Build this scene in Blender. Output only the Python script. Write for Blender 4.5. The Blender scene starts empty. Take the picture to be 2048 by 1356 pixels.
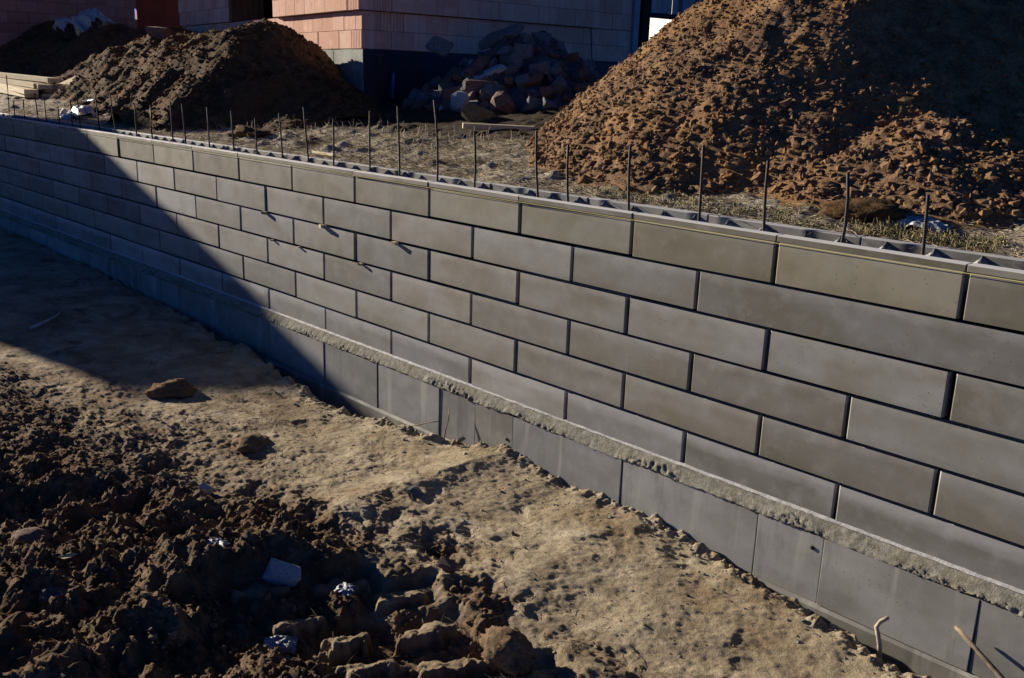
import bpy, math, random
import numpy as np
from mathutils import Vector, Matrix, Euler

random.seed(7)
RNG = np.random.default_rng(7)
S = bpy.context.scene
COL = S.collection

# ------------------------------------------------------------------ camera
cam_d = bpy.data.cameras.new("camera")
cam = bpy.data.objects.new("camera", cam_d)
COL.objects.link(cam)
yaw, pit, rol = math.radians(-46.394), math.radians(15.009), math.radians(1.911)
Fv = Vector((math.sin(yaw) * math.cos(pit), math.cos(yaw) * math.cos(pit), -math.sin(pit)))
Rv = Vector((math.cos(yaw), -math.sin(yaw), 0))
Uv = Rv.cross(Fv)
R2 = Rv * math.cos(rol) + Uv * math.sin(rol)
U2 = Uv * math.cos(rol) - Rv * math.sin(rol)
CAM = Vector((1.700, -4.512, 0.771))
m4 = Matrix((R2, U2, -Fv)).transposed().to_4x4()
m4.translation = CAM
cam.matrix_world = m4
cam_d.sensor_width = 36.0
cam_d.lens = 33.407
cam_d.clip_start = 0.05
cam_d.clip_end = 1000.0
S.camera = cam

# ------------------------------------------------------------------ light
SUN = Vector((-5.0, -1.0, 1.40)).normalized()          # towards the sun
el = math.asin(SUN.z)
az = math.atan2(SUN.x, SUN.y)
world = bpy.data.worlds.new("World")
S.world = world
world.use_nodes = True
wn = world.node_tree
sky = wn.nodes.new("ShaderNodeTexSky")
sky.sky_type = 'NISHITA'
sky.sun_disc = False
sky.sun_elevation = el
sky.sun_rotation = az % (2 * math.pi)
sky.ozone_density = 10.0
sky.air_density = 0.42
sky.dust_density = 0.0
sky.altitude = 500
bg = wn.nodes["Background"]
bg.inputs["Strength"].default_value = 0.05
wn.links.new(sky.outputs[0], bg.inputs["Color"])

sun_d = bpy.data.lights.new("sun", 'SUN')
sun_d.energy = 5.0
sun_d.angle = math.radians(0.53)
sun_d.color = (1.0, 0.88, 0.72)
sun = bpy.data.objects.new("sun", sun_d)
sun.rotation_euler = (-SUN).to_track_quat('-Z', 'Y').to_euler()
sun.location = (-20, -6, 12)
COL.objects.link(sun)

S.view_settings.view_transform = 'Standard'
S.view_settings.look = 'None'
S.view_settings.exposure = 0.90
S.view_settings.gamma = 1.0
S.view_settings.use_curve_mapping = False

# ------------------------------------------------------------------ helpers
def tag(o, label=None, cat=None, group=None, kind=None):
    if label: o["label"] = label
    if cat: o["category"] = cat
    if group: o["group"] = group
    if kind: o["kind"] = kind
    return o

def empty(name, loc=(0, 0, 0)):
    o = bpy.data.objects.new(name, None)
    o.location = loc
    o.empty_display_size = 0.1
    COL.objects.link(o)
    return o

def link(name, me, mat=None, parent=None, loc=None, rot=None, scale=None):
    o = bpy.data.objects.new(name, me)
    COL.objects.link(o)
    if mat is not None and len(me.materials) == 0:
        me.materials.append(mat)
    if parent is not None:
        o.parent = parent
    if loc is not None: o.location = loc
    if rot is not None: o.rotation_euler = rot
    if scale is not None: o.scale = scale
    return o

def mesh_py(name, v, f, smooth=False):
    me = bpy.data.meshes.new(name)
    me.from_pydata([tuple(p) for p in v], [], [tuple(q) for q in f])
    me.update()
    if smooth:
        me.polygons.foreach_set("use_smooth", [True] * len(me.polygons))
    return me

def mesh_np(name, V, Fq, smooth=True, attrs=None):
    """V (n,3), Fq (m,k) arrays -> mesh, fast."""
    me = bpy.data.meshes.new(name)
    V = np.ascontiguousarray(V, dtype=np.float32)
    Fq = np.ascontiguousarray(Fq, dtype=np.int32)
    k = Fq.shape[1]
    me.vertices.add(len(V)); me.vertices.foreach_set("co", V.ravel())
    me.loops.add(Fq.size); me.loops.foreach_set("vertex_index", Fq.ravel())
    me.polygons.add(len(Fq))
    me.polygons.foreach_set("loop_start", np.arange(0, Fq.size, k, dtype=np.int32))
    me.update(calc_edges=True)
    me.polygons.foreach_set("use_smooth", np.full(len(Fq), smooth))
    if attrs:
        for an, arr in attrs.items():
            a = me.attributes.new(an, 'FLOAT', 'POINT')
            a.data.foreach_set("value", np.ascontiguousarray(arr, dtype=np.float32).ravel())
    me.update()
    return me

def grid_mesh(name, xs, ys, Z, attrs=None, X=None, Y=None):
    if X is None:
        X, Y = np.meshgrid(xs, ys, indexing='ij')
    nx, ny = X.shape
    V = np.stack([X, Y, Z], -1).reshape(-1, 3)
    i = np.arange(nx * ny).reshape(nx, ny)
    Fq = np.stack([i[:-1, :-1], i[1:, :-1], i[1:, 1:], i[:-1, 1:]], -1).reshape(-1, 4)
    return mesh_np(name, V, Fq, True, attrs)

def bevel_box(name, sx, sy, sz, b=0.005, origin='center'):
    """Box with chamfered edges: 24 verts, 26 faces."""
    hx, hy, hz = sx / 2, sy / 2, sz / 2
    v = []; idx = {}
    for ax in range(3):
        for s0 in (-1, 1):
            for s1 in (-1, 1):
                for s2 in (-1, 1):
                    sg = (s0, s1, s2)
                    h = [hx - b, hy - b, hz - b]
                    h[ax] += b
                    idx[(ax, sg)] = len(v)
                    v.append((sg[0] * h[0], sg[1] * h[1], sg[2] * h[2]))
    f = []
    def add(q):
        c = sum((Vector(v[i]) for i in q), Vector()) / len(q)
        n = (Vector(v[q[1]]) - Vector(v[q[0]])).cross(Vector(v[q[2]]) - Vector(v[q[1]]))
        f.append(q if n.dot(c) > 0 else q[::-1])
    for ax in range(3):
        o1, o2 = [a for a in range(3) if a != ax]
        for s in (-1, 1):
            q = []
            for a, bb in ((-1, -1), (1, -1), (1, 1), (-1, 1)):
                sg = [0, 0, 0]; sg[ax] = s; sg[o1] = a; sg[o2] = bb
                q.append(idx[(ax, tuple(sg))])
            add(q)
    for ax in range(3):                       # edges along ax
        o1, o2 = [a for a in range(3) if a != ax]
        for a in (-1, 1):
            for c in (-1, 1):
                q = []
                for s, w in ((-1, o1), (1, o1), (1, o2), (-1, o2)):
                    sg = [0, 0, 0]; sg[ax] = s; sg[o1] = a; sg[o2] = c
                    q.append(idx[(w, tuple(sg))])
                add(q)
    for s0 in (-1, 1):
        for s1 in (-1, 1):
            for s2 in (-1, 1):
                add([idx[(a, (s0, s1, s2))] for a in range(3)])
    return mesh_py(name, v, f)

def tube(name, pts, r, n=6, taper=None):
    v = []; f = []
    P = [Vector(p) for p in pts]
    for i, p in enumerate(P):
        t = (P[min(i + 1, len(P) - 1)] - P[max(i - 1, 0)]).normalized()
        a = t.cross(Vector((0, 0, 1)))
        if a.length < 0.05: a = t.cross(Vector((1, 0, 0)))
        a.normalize(); b = t.cross(a)
        rr = r if taper is None else r * (1 + (taper - 1) * i / max(1, len(P) - 1))
        for k in range(n):
            an = 2 * math.pi * k / n
            v.append(p + (a * math.cos(an) + b * math.sin(an)) * rr)
    for i in range(len(P) - 1):
        for k in range(n):
            k2 = (k + 1) % n
            f.append((i * n + k, i * n + k2, (i + 1) * n + k2, (i + 1) * n + k))
    f.append(tuple(range(n - 1, -1, -1)))
    f.append(tuple((len(P) - 1) * n + k for k in range(n)))
    return mesh_py(name, v, f, True)

# ---- numpy noise
def _hash(ix, iy, seed):
    ix = ix.astype(np.int64); iy = iy.astype(np.int64)
    h = (ix * 374761393 + iy * 668265263 + seed * 1442695041) & 0x7fffffff
    h = ((h ^ (h >> 13)) * 1274126177) & 0x7fffffff
    h = (h ^ (h >> 16)) & 0x7fffffff
    h = ((h * 16807) ^ (h >> 11)) & 0x7fffffff
    return h
def perlin(x, y, seed=0):
    x0 = np.floor(x); y0 = np.floor(y)
    fx = x - x0; fy = y - y0
    u = fx * fx * fx * (fx * (fx * 6 - 15) + 10)
    w = fy * fy * fy * (fy * (fy * 6 - 15) + 10)
    def g(dx, dy):
        a = _hash(x0 + dx, y0 + dy, seed) % 1024 * (2 * math.pi / 1024)
        return np.cos(a) * (fx - dx) + np.sin(a) * (fy - dy)
    n0 = g(0, 0) * (1 - u) + g(1, 0) * u
    n1 = g(0, 1) * (1 - u) + g(1, 1) * u
    return (n0 * (1 - w) + n1 * w) * 1.5
def fbm(x, y, octv=4, seed=0, gain=0.5, lac=2.03):
    t = 0; a = 1.0; fq = 1.0
    for o in range(octv):
        t = t + a * perlin(x * fq + o * 17.3, y * fq - o * 9.1, seed + o)
        a *= gain; fq *= lac
    return t
def ridged(x, y, octv=3, seed=0, gain=0.5):
    t = 0; a = 1.0; fq = 1.0
    for o in range(octv):
        t = t + a * (1 - np.abs(perlin(x * fq + o * 7.7, y * fq + o * 3.1, seed + o)) * 2)
        a *= gain; fq *= 2.1
    return t
def worley(x, y, seed=0):
    x0 = np.floor(x); y0 = np.floor(y)
    best = np.full(x.shape, 9.0); idb = np.zeros(x.shape)
    for dx in (-1, 0, 1):
        for dy in (-1, 0, 1):
            h = _hash(x0 + dx, y0 + dy, seed)
            px = x0 + dx + (h % 1000) / 1000.0
            py = y0 + dy + ((h // 1000) % 1000) / 1000.0
            d = (px - x) ** 2 + (py - y) ** 2
            m = d < best
            best = np.where(m, d, best); idb = np.where(m, (h % 997) / 997.0, idb)
    return np.sqrt(best), idb
def sstep(a, b, x):
    t = np.clip((x - a) / (b - a), 0, 1)
    return t * t * (3 - 2 * t)

# ------------------------------------------------------------------ materials
class NT:
    def __init__(self, name, rough=0.9, spec=0.3):
        self.m = bpy.data.materials.new(name); self.m.use_nodes = True
        self.t = self.m.node_tree
        self.b = self.t.nodes["Principled BSDF"]
        self.b.inputs["Roughness"].default_value = rough
        self.b.inputs["Specular IOR Level"].default_value = spec
        self.tc = self.t.nodes.new("ShaderNodeTexCoord")
        self.geo = self.t.nodes.new("ShaderNodeNewGeometry")
    def n(self, t, **k):
        nd = self.t.nodes.new(t)
        for a, v in k.items(): setattr(nd, a, v)
        return nd
    def l(self, a, b): self.t.links.new(a, b)
    def world(self, scale=(1, 1, 1), rnd=False):
        mp = self.n("ShaderNodeMapping"); mp.inputs["Scale"].default_value = scale
        self.l(self.geo.outputs["Position"], mp.inputs["Vector"])
        return mp.outputs[0]
    def obj(self, scale=(1, 1, 1), rnd=True):
        mp = self.n("ShaderNodeMapping"); mp.inputs["Scale"].default_value = scale
        self.l(self.tc.outputs["Object"], mp.inputs["Vector"])
        if rnd:
            oi = self.n("ShaderNodeObjectInfo")
            mu = self.n("ShaderNodeMath", operation='MULTIPLY'); mu.inputs[1].default_value = 37.0
            self.l(oi.outputs["Random"], mu.inputs[0])
            cb = self.n("ShaderNodeCombineXYZ")
            for i in range(3): self.l(mu.outputs[0], cb.inputs[i])
            self.l(cb.outputs[0], mp.inputs["Location"])
        return mp.outputs[0]
    def rand(self):
        return self.n("ShaderNodeObjectInfo").outputs["Random"]
    def noise(self, vec, scale, detail=4, rough=0.55, dist=0.0):
        nd = self.n("ShaderNodeTexNoise")
        nd.inputs["Scale"].default_value = scale; nd.inputs["Detail"].default_value = detail
        nd.inputs["Roughness"].default_value = rough; nd.inputs["Distortion"].default_value = dist
        self.l(vec, nd.inputs["Vector"]); return nd.outputs["Fac"]
    def ramp(self, fac, stops):
        r = self.n("ShaderNodeValToRGB")
        e = r.color_ramp.elements
        while len(e) < len(stops): e.new(0.5)
        for i, (p, c) in enumerate(stops):
            e[i].position = p
            e[i].color = (*c, 1) if len(c) == 3 else c
        self.l(fac, r.inputs[0]); return r.outputs[0]
    def g(self, fac, a, b, va=0.0, vb=1.0):
        mr = self.n("ShaderNodeMapRange"); mr.clamp = True
        for i, x in zip((1, 2, 3, 4), (a, b, va, vb)): mr.inputs[i].default_value = x
        self.l(fac, mr.inputs[0]); return mr.outputs[0]
    def mix(self, fac, a, b, blend='MIX'):
        mx = self.n("ShaderNodeMix", data_type='RGBA', blend_type=blend)
        for s, x in ((0, fac), (6, a), (7, b)):
            if isinstance(x, (int, float)): mx.inputs[s].default_value = x
            elif isinstance(x, tuple): mx.inputs[s].default_value = (*x, 1)
            else: self.l(x, mx.inputs[s])
        return mx.outputs[2]
    def color(self, c):
        if isinstance(c, tuple): self.b.inputs["Base Color"].default_value = (*c, 1)
        else: self.l(c, self.b.inputs["Base Color"])
    def bump(self, h, strength=0.4, dist=0.01):
        bp = self.n("ShaderNodeBump"); bp.inputs["Strength"].default_value = strength
        bp.inputs["Distance"].default_value = dist
        self.l(h, bp.inputs["Height"]); self.l(bp.outputs[0], self.b.inputs["Normal"])
    def attr(self, name):
        a = self.n("ShaderNodeAttribute"); a.attribute_name = name
        return a.outputs["Fac"]
    def math(self, op, a, b):
        m = self.n("ShaderNodeMath", operation=op)
        for i, x in enumerate((a, b)):
            if isinstance(x, (int, float)): m.inputs[i].default_value = x
            else: self.l(x, m.inputs[i])
        return m.outputs[0]

def mat_concrete(name, c0, c1, c2, fleck=True, rough=0.72, bump=0.12, drip=False, edge=False, top=0.0):
    q = NT(name, rough, 0.35)
    v = q.obj((1, 1, 1)); w = q.obj((0.9, 1, 2.2))
    big = q.noise(w, 1.7, 3, 0.5, 0.4)
    col = q.ramp(big, [(0.32, tuple(x * 0.90 for x in c0)), (0.52, c1), (0.70, tuple(x * 1.04 for x in c2))])
    tone = q.g(q.rand(), 0, 1, 0.72, 1.20)
    cb = q.n("ShaderNodeCombineXYZ")
    for i in range(3): q.l(tone, cb.inputs[i])
    col = q.mix(1.0, col, cb.outputs[0], 'MULTIPLY')
    r2 = q.math('FRACT', q.math('MULTIPLY', q.rand(), 7.13), 0.0)
    col = q.mix(q.g(r2, 0.25, 0.75, 0, 1), q.mix(1.0, col, (1.0, 0.975, 0.92), 'MULTIPLY'), q.mix(1.0, col, (0.98, 1.0, 1.02), 'MULTIPLY'))
    mott = q.noise(v, 9, 5, 0.62)
    col = q.mix(q.g(mott, 0.5, 0.75, 0, 0.30), col, tuple(min(1, x * 1.45) for x in c2))
    col = q.mix(q.g(mott, 0.46, 0.30, 0, 0.25), col, tuple(x * 0.62 for x in c0))
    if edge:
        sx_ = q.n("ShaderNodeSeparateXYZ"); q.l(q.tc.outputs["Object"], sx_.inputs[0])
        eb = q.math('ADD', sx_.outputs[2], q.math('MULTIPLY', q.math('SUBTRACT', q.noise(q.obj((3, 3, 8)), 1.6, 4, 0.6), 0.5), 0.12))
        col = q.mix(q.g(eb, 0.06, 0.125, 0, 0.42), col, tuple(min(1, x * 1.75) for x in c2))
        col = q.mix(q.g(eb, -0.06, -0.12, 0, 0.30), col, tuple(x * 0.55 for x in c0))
    pit = q.n("ShaderNodeTexVoronoi"); pit.inputs["Scale"].default_value = 34
    q.l(v, pit.inputs["Vector"])
    pm = q.g(pit.outputs["Distance"], 0.17, 0.09, 0, 1)
    pm = q.math('MULTIPLY', pm, q.g(q.noise(v, 7, 3), 0.5, 0.62, 0, 1))
    col = q.mix(q.math('MULTIPLY', pm, 0.75), col, tuple(x * 0.35 for x in c0))
    fine = q.noise(v, 160, 3, 0.7)
    col = q.mix(q.g(fine, 0.56, 0.75, 0, 0.32), col, tuple(x * 0.5 for x in c0))
    if fleck:
        sp = q.n("ShaderNodeTexVoronoi"); sp.inputs["Scale"].default_value = 17
        q.l(v, sp.inputs["Vector"])
        col = q.mix(q.g(sp.outputs["Distance"], 0.055, 0.03, 0, 0.65), col, (0.5, 0.49, 0.46))
        sp2 = q.n("ShaderNodeTexVoronoi"); sp2.inputs["Scale"].default_value = 23
        q.l(v, sp2.inputs["Vector"])
        col = q.mix(q.g(sp2.outputs["Distance"], 0.06, 0.04, 0, 0.6), col, (0.04, 0.04, 0.04))
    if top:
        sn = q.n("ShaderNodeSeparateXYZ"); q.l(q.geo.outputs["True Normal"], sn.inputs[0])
        col = q.mix(q.g(sn.outputs[2], 0.5, 0.8, 0, top), col, (0.66, 0.67, 0.67))  # upward faces coloured paler, imitating the sunlit, sky-reflecting rim
    if drip:
        st = q.noise(q.obj((7, 1, 0.55)), 1.0, 4, 0.6)
        col = q.mix(q.g(st, 0.56, 0.70, 0, 0.6), col, (0.42, 0.41, 0.37))
        st2 = q.noise(q.obj((5, 1, 0.8)), 1.3, 5, 0.65)
        col = q.mix(q.g(st2, 0.56, 0.70, 0, 0.5), col, (0.10, 0.095, 0.085))
    q.color(col)
    rr = q.g(q.noise(v, 5, 3), 0.35, 0.65, rough - 0.12, rough + 0.12)
    q.l(rr, q.b.inputs["Roughness"])
    q.bump(q.math('ADD', q.math('MULTIPLY', fine, 0.35), q.math('MULTIPLY', mott, 1.0)), bump, 0.004)
    return q.m

M = {}
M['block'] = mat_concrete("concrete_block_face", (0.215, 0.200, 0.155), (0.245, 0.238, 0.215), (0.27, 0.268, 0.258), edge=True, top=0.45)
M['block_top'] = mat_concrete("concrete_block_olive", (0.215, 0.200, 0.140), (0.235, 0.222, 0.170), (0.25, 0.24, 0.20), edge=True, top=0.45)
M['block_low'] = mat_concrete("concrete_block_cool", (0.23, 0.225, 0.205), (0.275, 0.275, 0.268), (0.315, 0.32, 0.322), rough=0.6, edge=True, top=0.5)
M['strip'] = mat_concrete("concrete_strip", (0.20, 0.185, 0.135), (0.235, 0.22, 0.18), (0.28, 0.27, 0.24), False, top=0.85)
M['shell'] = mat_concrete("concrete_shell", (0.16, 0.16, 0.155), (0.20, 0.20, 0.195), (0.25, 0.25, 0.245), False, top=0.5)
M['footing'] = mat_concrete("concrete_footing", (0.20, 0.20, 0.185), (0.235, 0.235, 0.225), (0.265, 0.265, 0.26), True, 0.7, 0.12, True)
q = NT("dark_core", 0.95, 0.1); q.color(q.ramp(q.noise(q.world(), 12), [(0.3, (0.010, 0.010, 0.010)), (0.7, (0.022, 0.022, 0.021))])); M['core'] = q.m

q = NT("mortar", 0.95, 0.15)
v = q.world()
c = q.ramp(q.noise(v, 26, 6, 0.7), [(0.3, (0.10, 0.096, 0.078)), (0.5, (0.215, 0.208, 0.170)), (0.72, (0.34, 0.33, 0.285))])
q.color(q.mix(q.g(q.noise(v, 3.0, 3), 0.45, 0.65, 0, 0.4), c, (0.20, 0.175, 0.11)))
q.bump(q.noise(v, 90, 5, 0.7), 0.5, 0.012); M['mortar'] = q.m
q = NT("mortar_lip", 0.8, 0.3)
q.color(q.ramp(q.noise(q.world(), 30, 5, 0.7), [(0.3, (0.30, 0.30, 0.29)), (0.7, (0.52, 0.52, 0.51))]))
q.bump(q.noise(q.world(), 70, 4), 0.4, 0.006); M['lip'] = q.m

def mat_soil(name, dark, mid, light, sc=6.0, warm=None, bump=0.6):
    q = NT(name, 0.97, 0.12)
    v = q.world()
    a = q.noise(v, sc, 6, 0.65, 0.3)
    c = q.ramp(a, [(0.30, dark), (0.5, mid), (0.70, light)])
    if warm:
        c = q.mix(q.g(q.noise(v, 1.3, 4, 0.6), 0.46, 0.62, 0, 0.8), c, warm)
    f = q.noise(v, 55, 5, 0.7)
    c = q.mix(q.g(f, 0.52, 0.74, 0, 0.5), c, tuple(min(1, x * 1.5) for x in light))
    c = q.mix(q.g(f, 0.48, 0.3, 0, 0.6), c, tuple(x * 0.5 for x in dark))
    q.color(c)
    q.bump(q.math('ADD', f, q.noise(v, 18, 4, 0.6)), bump, 0.02)
    return q.m
M['soil_brown'] = mat_soil("soil_brown", (0.092, 0.056, 0.032), (0.19, 0.115, 0.063), (0.31, 0.20, 0.112), 7.0, (0.235, 0.132, 0.058))
M['soil_dark'] = mat_soil("soil_dark", (0.034, 0.021, 0.011), (0.078, 0.046, 0.022), (0.165, 0.105, 0.054), 7.0, (0.135, 0.07, 0.027))
M['soil_clod'] = mat_soil("soil_clod", (0.07, 0.05, 0.032), (0.15, 0.108, 0.068), (0.27, 0.20, 0.128), 9.0, (0.18, 0.105, 0.055))

M['crumb'] = mat_soil("dry_crumb", (0.13, 0.10, 0.065), (0.23, 0.18, 0.115), (0.36, 0.30, 0.20), 9.0)
q = NT("site_ground", 0.96, 0.14)
v = q.world()
mud_c = q.ramp(q.noise(v, 7, 6, 0.65), [(0.30, (0.052, 0.036, 0.023)), (0.5, (0.145, 0.100, 0.060)), (0.72, (0.27, 0.195, 0.118))])
mud_c = q.mix(q.g(q.noise(v, 2.2, 4), 0.5, 0.66, 0, 0.75), mud_c, (0.115, 0.062, 0.032))
clay_c = q.ramp(q.noise(v, 3.0, 6, 0.62, 0.5), [(0.30, (0.26, 0.212, 0.145)), (0.5, (0.40, 0.332, 0.228)), (0.70, (0.54, 0.465, 0.345))])
cf = q.noise(v, 38, 6, 0.72)
clay_c = q.mix(q.g(cf, 0.50, 0.70, 0, 0.5), clay_c, (0.15, 0.115, 0.07))
clay_c = q.mix(q.g(q.noise(v, 1.8, 5, 0.6), 0.52, 0.66, 0, 0.6), clay_c, (0.23, 0.155, 0.085))
clay_c = q.mix(q.g(q.noise(v, 2.7, 6, 0.7, 1.0), 0.56, 0.68, 0, 0.8), clay_c, (0.085, 0.062, 0.042))
clay_c = q.mix(q.g(q.noise(q.world((1.0, 1.6, 1)), 1.5, 7, 0.72, 0.6), 0.53, 0.64, 0, 0.65), clay_c, (0.17, 0.125, 0.078))
fac = q.g(q.math('ADD', q.attr("mud"), q.math('MULTIPLY', q.math('SUBTRACT', q.noise(v, 5, 6, 0.72), 0.5), 1.1)), 0.15, 0.85)
q.color(q.mix(fac, clay_c, mud_c))
q.bump(q.math('ADD', cf, q.math('MULTIPLY', q.noise(v, 120, 4, 0.7), 0.7)), 0.9, 0.018)
M['ground'] = q.m

q = NT("backfill", 0.97, 0.12)
v = q.world(); vs = q.world((1.2, 5, 1))
c = q.ramp(q.noise(v, 5, 6, 0.7), [(0.30, (0.11, 0.092, 0.068)), (0.48, (0.36, 0.31, 0.235)), (0.68, (0.56, 0.51, 0.42))])
c = q.mix(q.g(q.noise(v, 1.4, 5, 0.65), 0.50, 0.62, 0, 0.85), c, (0.085, 0.055, 0.030))
f = q.noise(v, 60, 5, 0.75)
c = q.mix(q.g(f, 0.5, 0.72, 0, 0.55), c, (0.50, 0.45, 0.35))
c = q.mix(q.g(f, 0.47, 0.3, 0, 0.7), c, (0.04, 0.032, 0.022))
c = q.mix(q.attr("soil"), c, q.ramp(q.noise(v, 8, 5, 0.7), [(0.3, (0.022, 0.017, 0.012)), (0.7, (0.08, 0.06, 0.04))]))
q.color(c); q.bump(f, 0.8, 0.03); M['backfill'] = q.m

q = NT("straw", 0.8, 0.25)
q.color(q.ramp(q.noise(q.world(), 9, 3), [(0.3, (0.20, 0.155, 0.085)), (0.5, (0.42, 0.35, 0.22)), (0.72, (0.60, 0.54, 0.40))])); M['straw'] = q.m
q = NT("weed_leaf", 0.7, 0.3)
q.color(q.ramp(q.noise(q.world(), 11, 3), [(0.3, (0.06, 0.058, 0.02)), (0.5, (0.16, 0.135, 0.05)), (0.75, (0.30, 0.24, 0.11))])); M['weed'] = q.m

q = NT("rebar_steel", 0.6, 0.5); q.b.inputs["Metallic"].default_value = 0.5
q.color(q.ramp(q.noise(q.world((1, 1, 3)), 25, 4), [(0.35, (0.022, 0.021, 0.022)), (0.6, (0.055, 0.045, 0.038)), (0.8, (0.12, 0.065, 0.035))]))
wv = q.n("ShaderNodeTexWave"); wv.bands_direction = 'Z'; wv.inputs["Scale"].default_value = 36
q.l(q.world(), wv.inputs["Vector"]); q.bump(wv.outputs["Fac"], 0.6, 0.003); M['rebar'] = q.m
q = NT("string", 0.7, 0.2); q.color((0.74, 0.66, 0.22)); M['string'] = q.m

def mat_brick(name, c0, c1, c2, dirt=(0.13, 0.075, 0.055)):
    q = NT(name, 0.93, 0.15)
    v = q.obj((1, 1, 1))
    c = q.ramp(q.rand(), [(0.0, c0), (0.45, c1), (1.0, c2)])
    st = q.noise(q.obj((26, 26, 0.5)), 1.0, 3, 0.6)
    c = q.mix(q.g(st, 0.45, 0.62, 0, 0.3), c, tuple(x * 0.72 for x in c0))
    c = q.mix(q.g(q.noise(v, 5, 4), 0.55, 0.75, 0, 0.45), c, tuple(min(1, x * 1.3) for x in c2))
    c = q.mix(q.g(q.noise(v, 9, 5, 0.7), 0.6, 0.72, 0, 0.5), c, dirt)
    q.color(c); q.bump(st, 0.35, 0.006); return q.m
M['brick'] = mat_brick("clay_brick", (0.58, 0.335, 0.24), (0.65, 0.40, 0.30), (0.70, 0.47, 0.37))
M['brick_mauve'] = mat_brick("mauve_brick", (0.27, 0.13, 0.11), (0.32, 0.16, 0.135), (0.36, 0.19, 0.165))
q = NT("plinth_concrete", 0.9, 0.2)
q.color(q.ramp(q.noise(q.world(), 4, 5, 0.65), [(0.3, (0.18, 0.20, 0.19)), (0.6, (0.33, 0.35, 0.32)), (0.75, (0.42, 0.43, 0.40))])); M['plinth'] = q.m
q = NT("navy_membrane", 0.5, 0.4)
q.color(q.ramp(q.noise(q.world(), 3, 4), [(0.3, (0.006, 0.008, 0.020)), (0.7, (0.011, 0.016, 0.042))])); q.bump(q.noise(q.world(), 7, 4), 0.4, 0.03); M['navy'] = q.m
q = NT("blue_plastic", 0.4, 0.5); q.color((0.06, 0.15, 0.32)); M['blue'] = q.m
q = NT("red_panel", 0.8, 0.2); q.color(q.ramp(q.noise(q.world(), 2, 4), [(0.3, (0.20, 0.035, 0.018)), (0.7, (0.32, 0.06, 0.03))])); M['red'] = q.m
q = NT("dark_interior", 0.95, 0.1); q.color((0.045, 0.032, 0.026)); M['dark'] = q.m
q = NT("grey_steel", 0.55, 0.4); q.color(q.ramp(q.noise(q.obj((1, 1, .3)), 6, 3), [(0.3, (0.16, 0.21, 0.25)), (0.7, (0.28, 0.33, 0.36))])); M['post'] = q.m

def mat_wood(name, c0, c1, c2, sc=(2, 30, 30)):
    q = NT(name, 0.8, 0.2)
    g = q.noise(q.obj(sc), 1.4, 5, 0.65, 0.4)
    c = q.ramp(g, [(0.3, c0), (0.5, c1), (0.7, c2)])
    cb = q.n("ShaderNodeCombineXYZ"); t = q.g(q.rand(), 0, 1, 0.8, 1.15)
    for i in range(3): q.l(t, cb.inputs[i])
    q.color(q.mix(1.0, c, cb.outputs[0], 'MULTIPLY')); q.bump(g, 0.3, 0.004); return q.m
M['wood'] = mat_wood("pale_timber", (0.40, 0.31, 0.18), (0.56, 0.47, 0.30), (0.68, 0.60, 0.43))
M['wood_w'] = mat_wood("weathered_timber", (0.09, 0.075, 0.06), (0.16, 0.135, 0.11), (0.25, 0.22, 0.18))
M['wood_b'] = mat_wood("brown_timber", (0.07, 0.04, 0.02), (0.14, 0.085, 0.045), (0.22, 0.14, 0.08), (30, 30, 2))
M['wood_d'] = mat_wood("dark_timber", (0.02, 0.022, 0.028), (0.035, 0.038, 0.045), (0.06, 0.062, 0.07))
M['board'] = mat_wood("white_grey_boards", (0.34, 0.32, 0.33), (0.46, 0.44, 0.45), (0.58, 0.56, 0.57), (30, 30, 2))

def mat_rub(name, c0, c1, c2):
    q = NT(name, 0.92, 0.2); v = q.obj()
    c = q.ramp(q.noise(v, 5, 5, 0.65), [(0.3, c0), (0.5, c1), (0.72, c2)])
    q.color(c); q.bump(q.noise(v, 30, 5, 0.7), 0.5, 0.012); return q.m
M['r_grey'] = mat_rub("rubble_grey", (0.075, 0.085, 0.088), (0.135, 0.148, 0.15), (0.24, 0.255, 0.26))
M['r_red'] = mat_rub("rubble_brick", (0.09, 0.058, 0.046), (0.155, 0.10, 0.08), (0.26, 0.18, 0.145))
M['r_pale'] = mat_rub("rubble_pale", (0.22, 0.235, 0.25), (0.36, 0.38, 0.40), (0.52, 0.54, 0.56))
M['r_dark'] = mat_rub("rubble_dark", (0.04, 0.044, 0.05), (0.075, 0.08, 0.09), (0.13, 0.135, 0.14))
M['r_ochre'] = mat_rub("rubble_ochre", (0.11, 0.085, 0.04), (0.20, 0.155, 0.075), (0.30, 0.24, 0.13))
q = NT("plastic_foil", 0.5, 0.4); q.b.inputs["Transmission Weight"].default_value = 0.0
q.color(q.ramp(q.noise(q.world(), 8, 4), [(0.3, (0.24, 0.26, 0.29)), (0.7, (0.46, 0.48, 0.50))])); q.bump(q.noise(q.world(), 14, 5, 0.6, 1.0), 0.6, 0.03); M['foil'] = q.m
q = NT("blue_foil", 0.4, 0.5)
q.color(q.ramp(q.noise(q.world(), 18, 4), [(0.35, (0.05, 0.065, 0.10)), (0.7, (0.24, 0.28, 0.34))])); q.bump(q.noise(q.world(), 26, 5, 0.6, 1.0), 0.7, 0.02); M['bfoil'] = q.m
q = NT("twig_bark", 0.85, 0.2); q.color(q.ramp(q.noise(q.world(), 40, 4), [(0.3, (0.10, 0.07, 0.045)), (0.7, (0.30, 0.24, 0.17))])); M['twig'] = q.m
q = NT("pale_root", 0.8, 0.2); q.color(q.ramp(q.noise(q.world(), 40, 4), [(0.3, (0.26, 0.21, 0.15)), (0.7, (0.48, 0.42, 0.33))])); M['root'] = q.m
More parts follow.
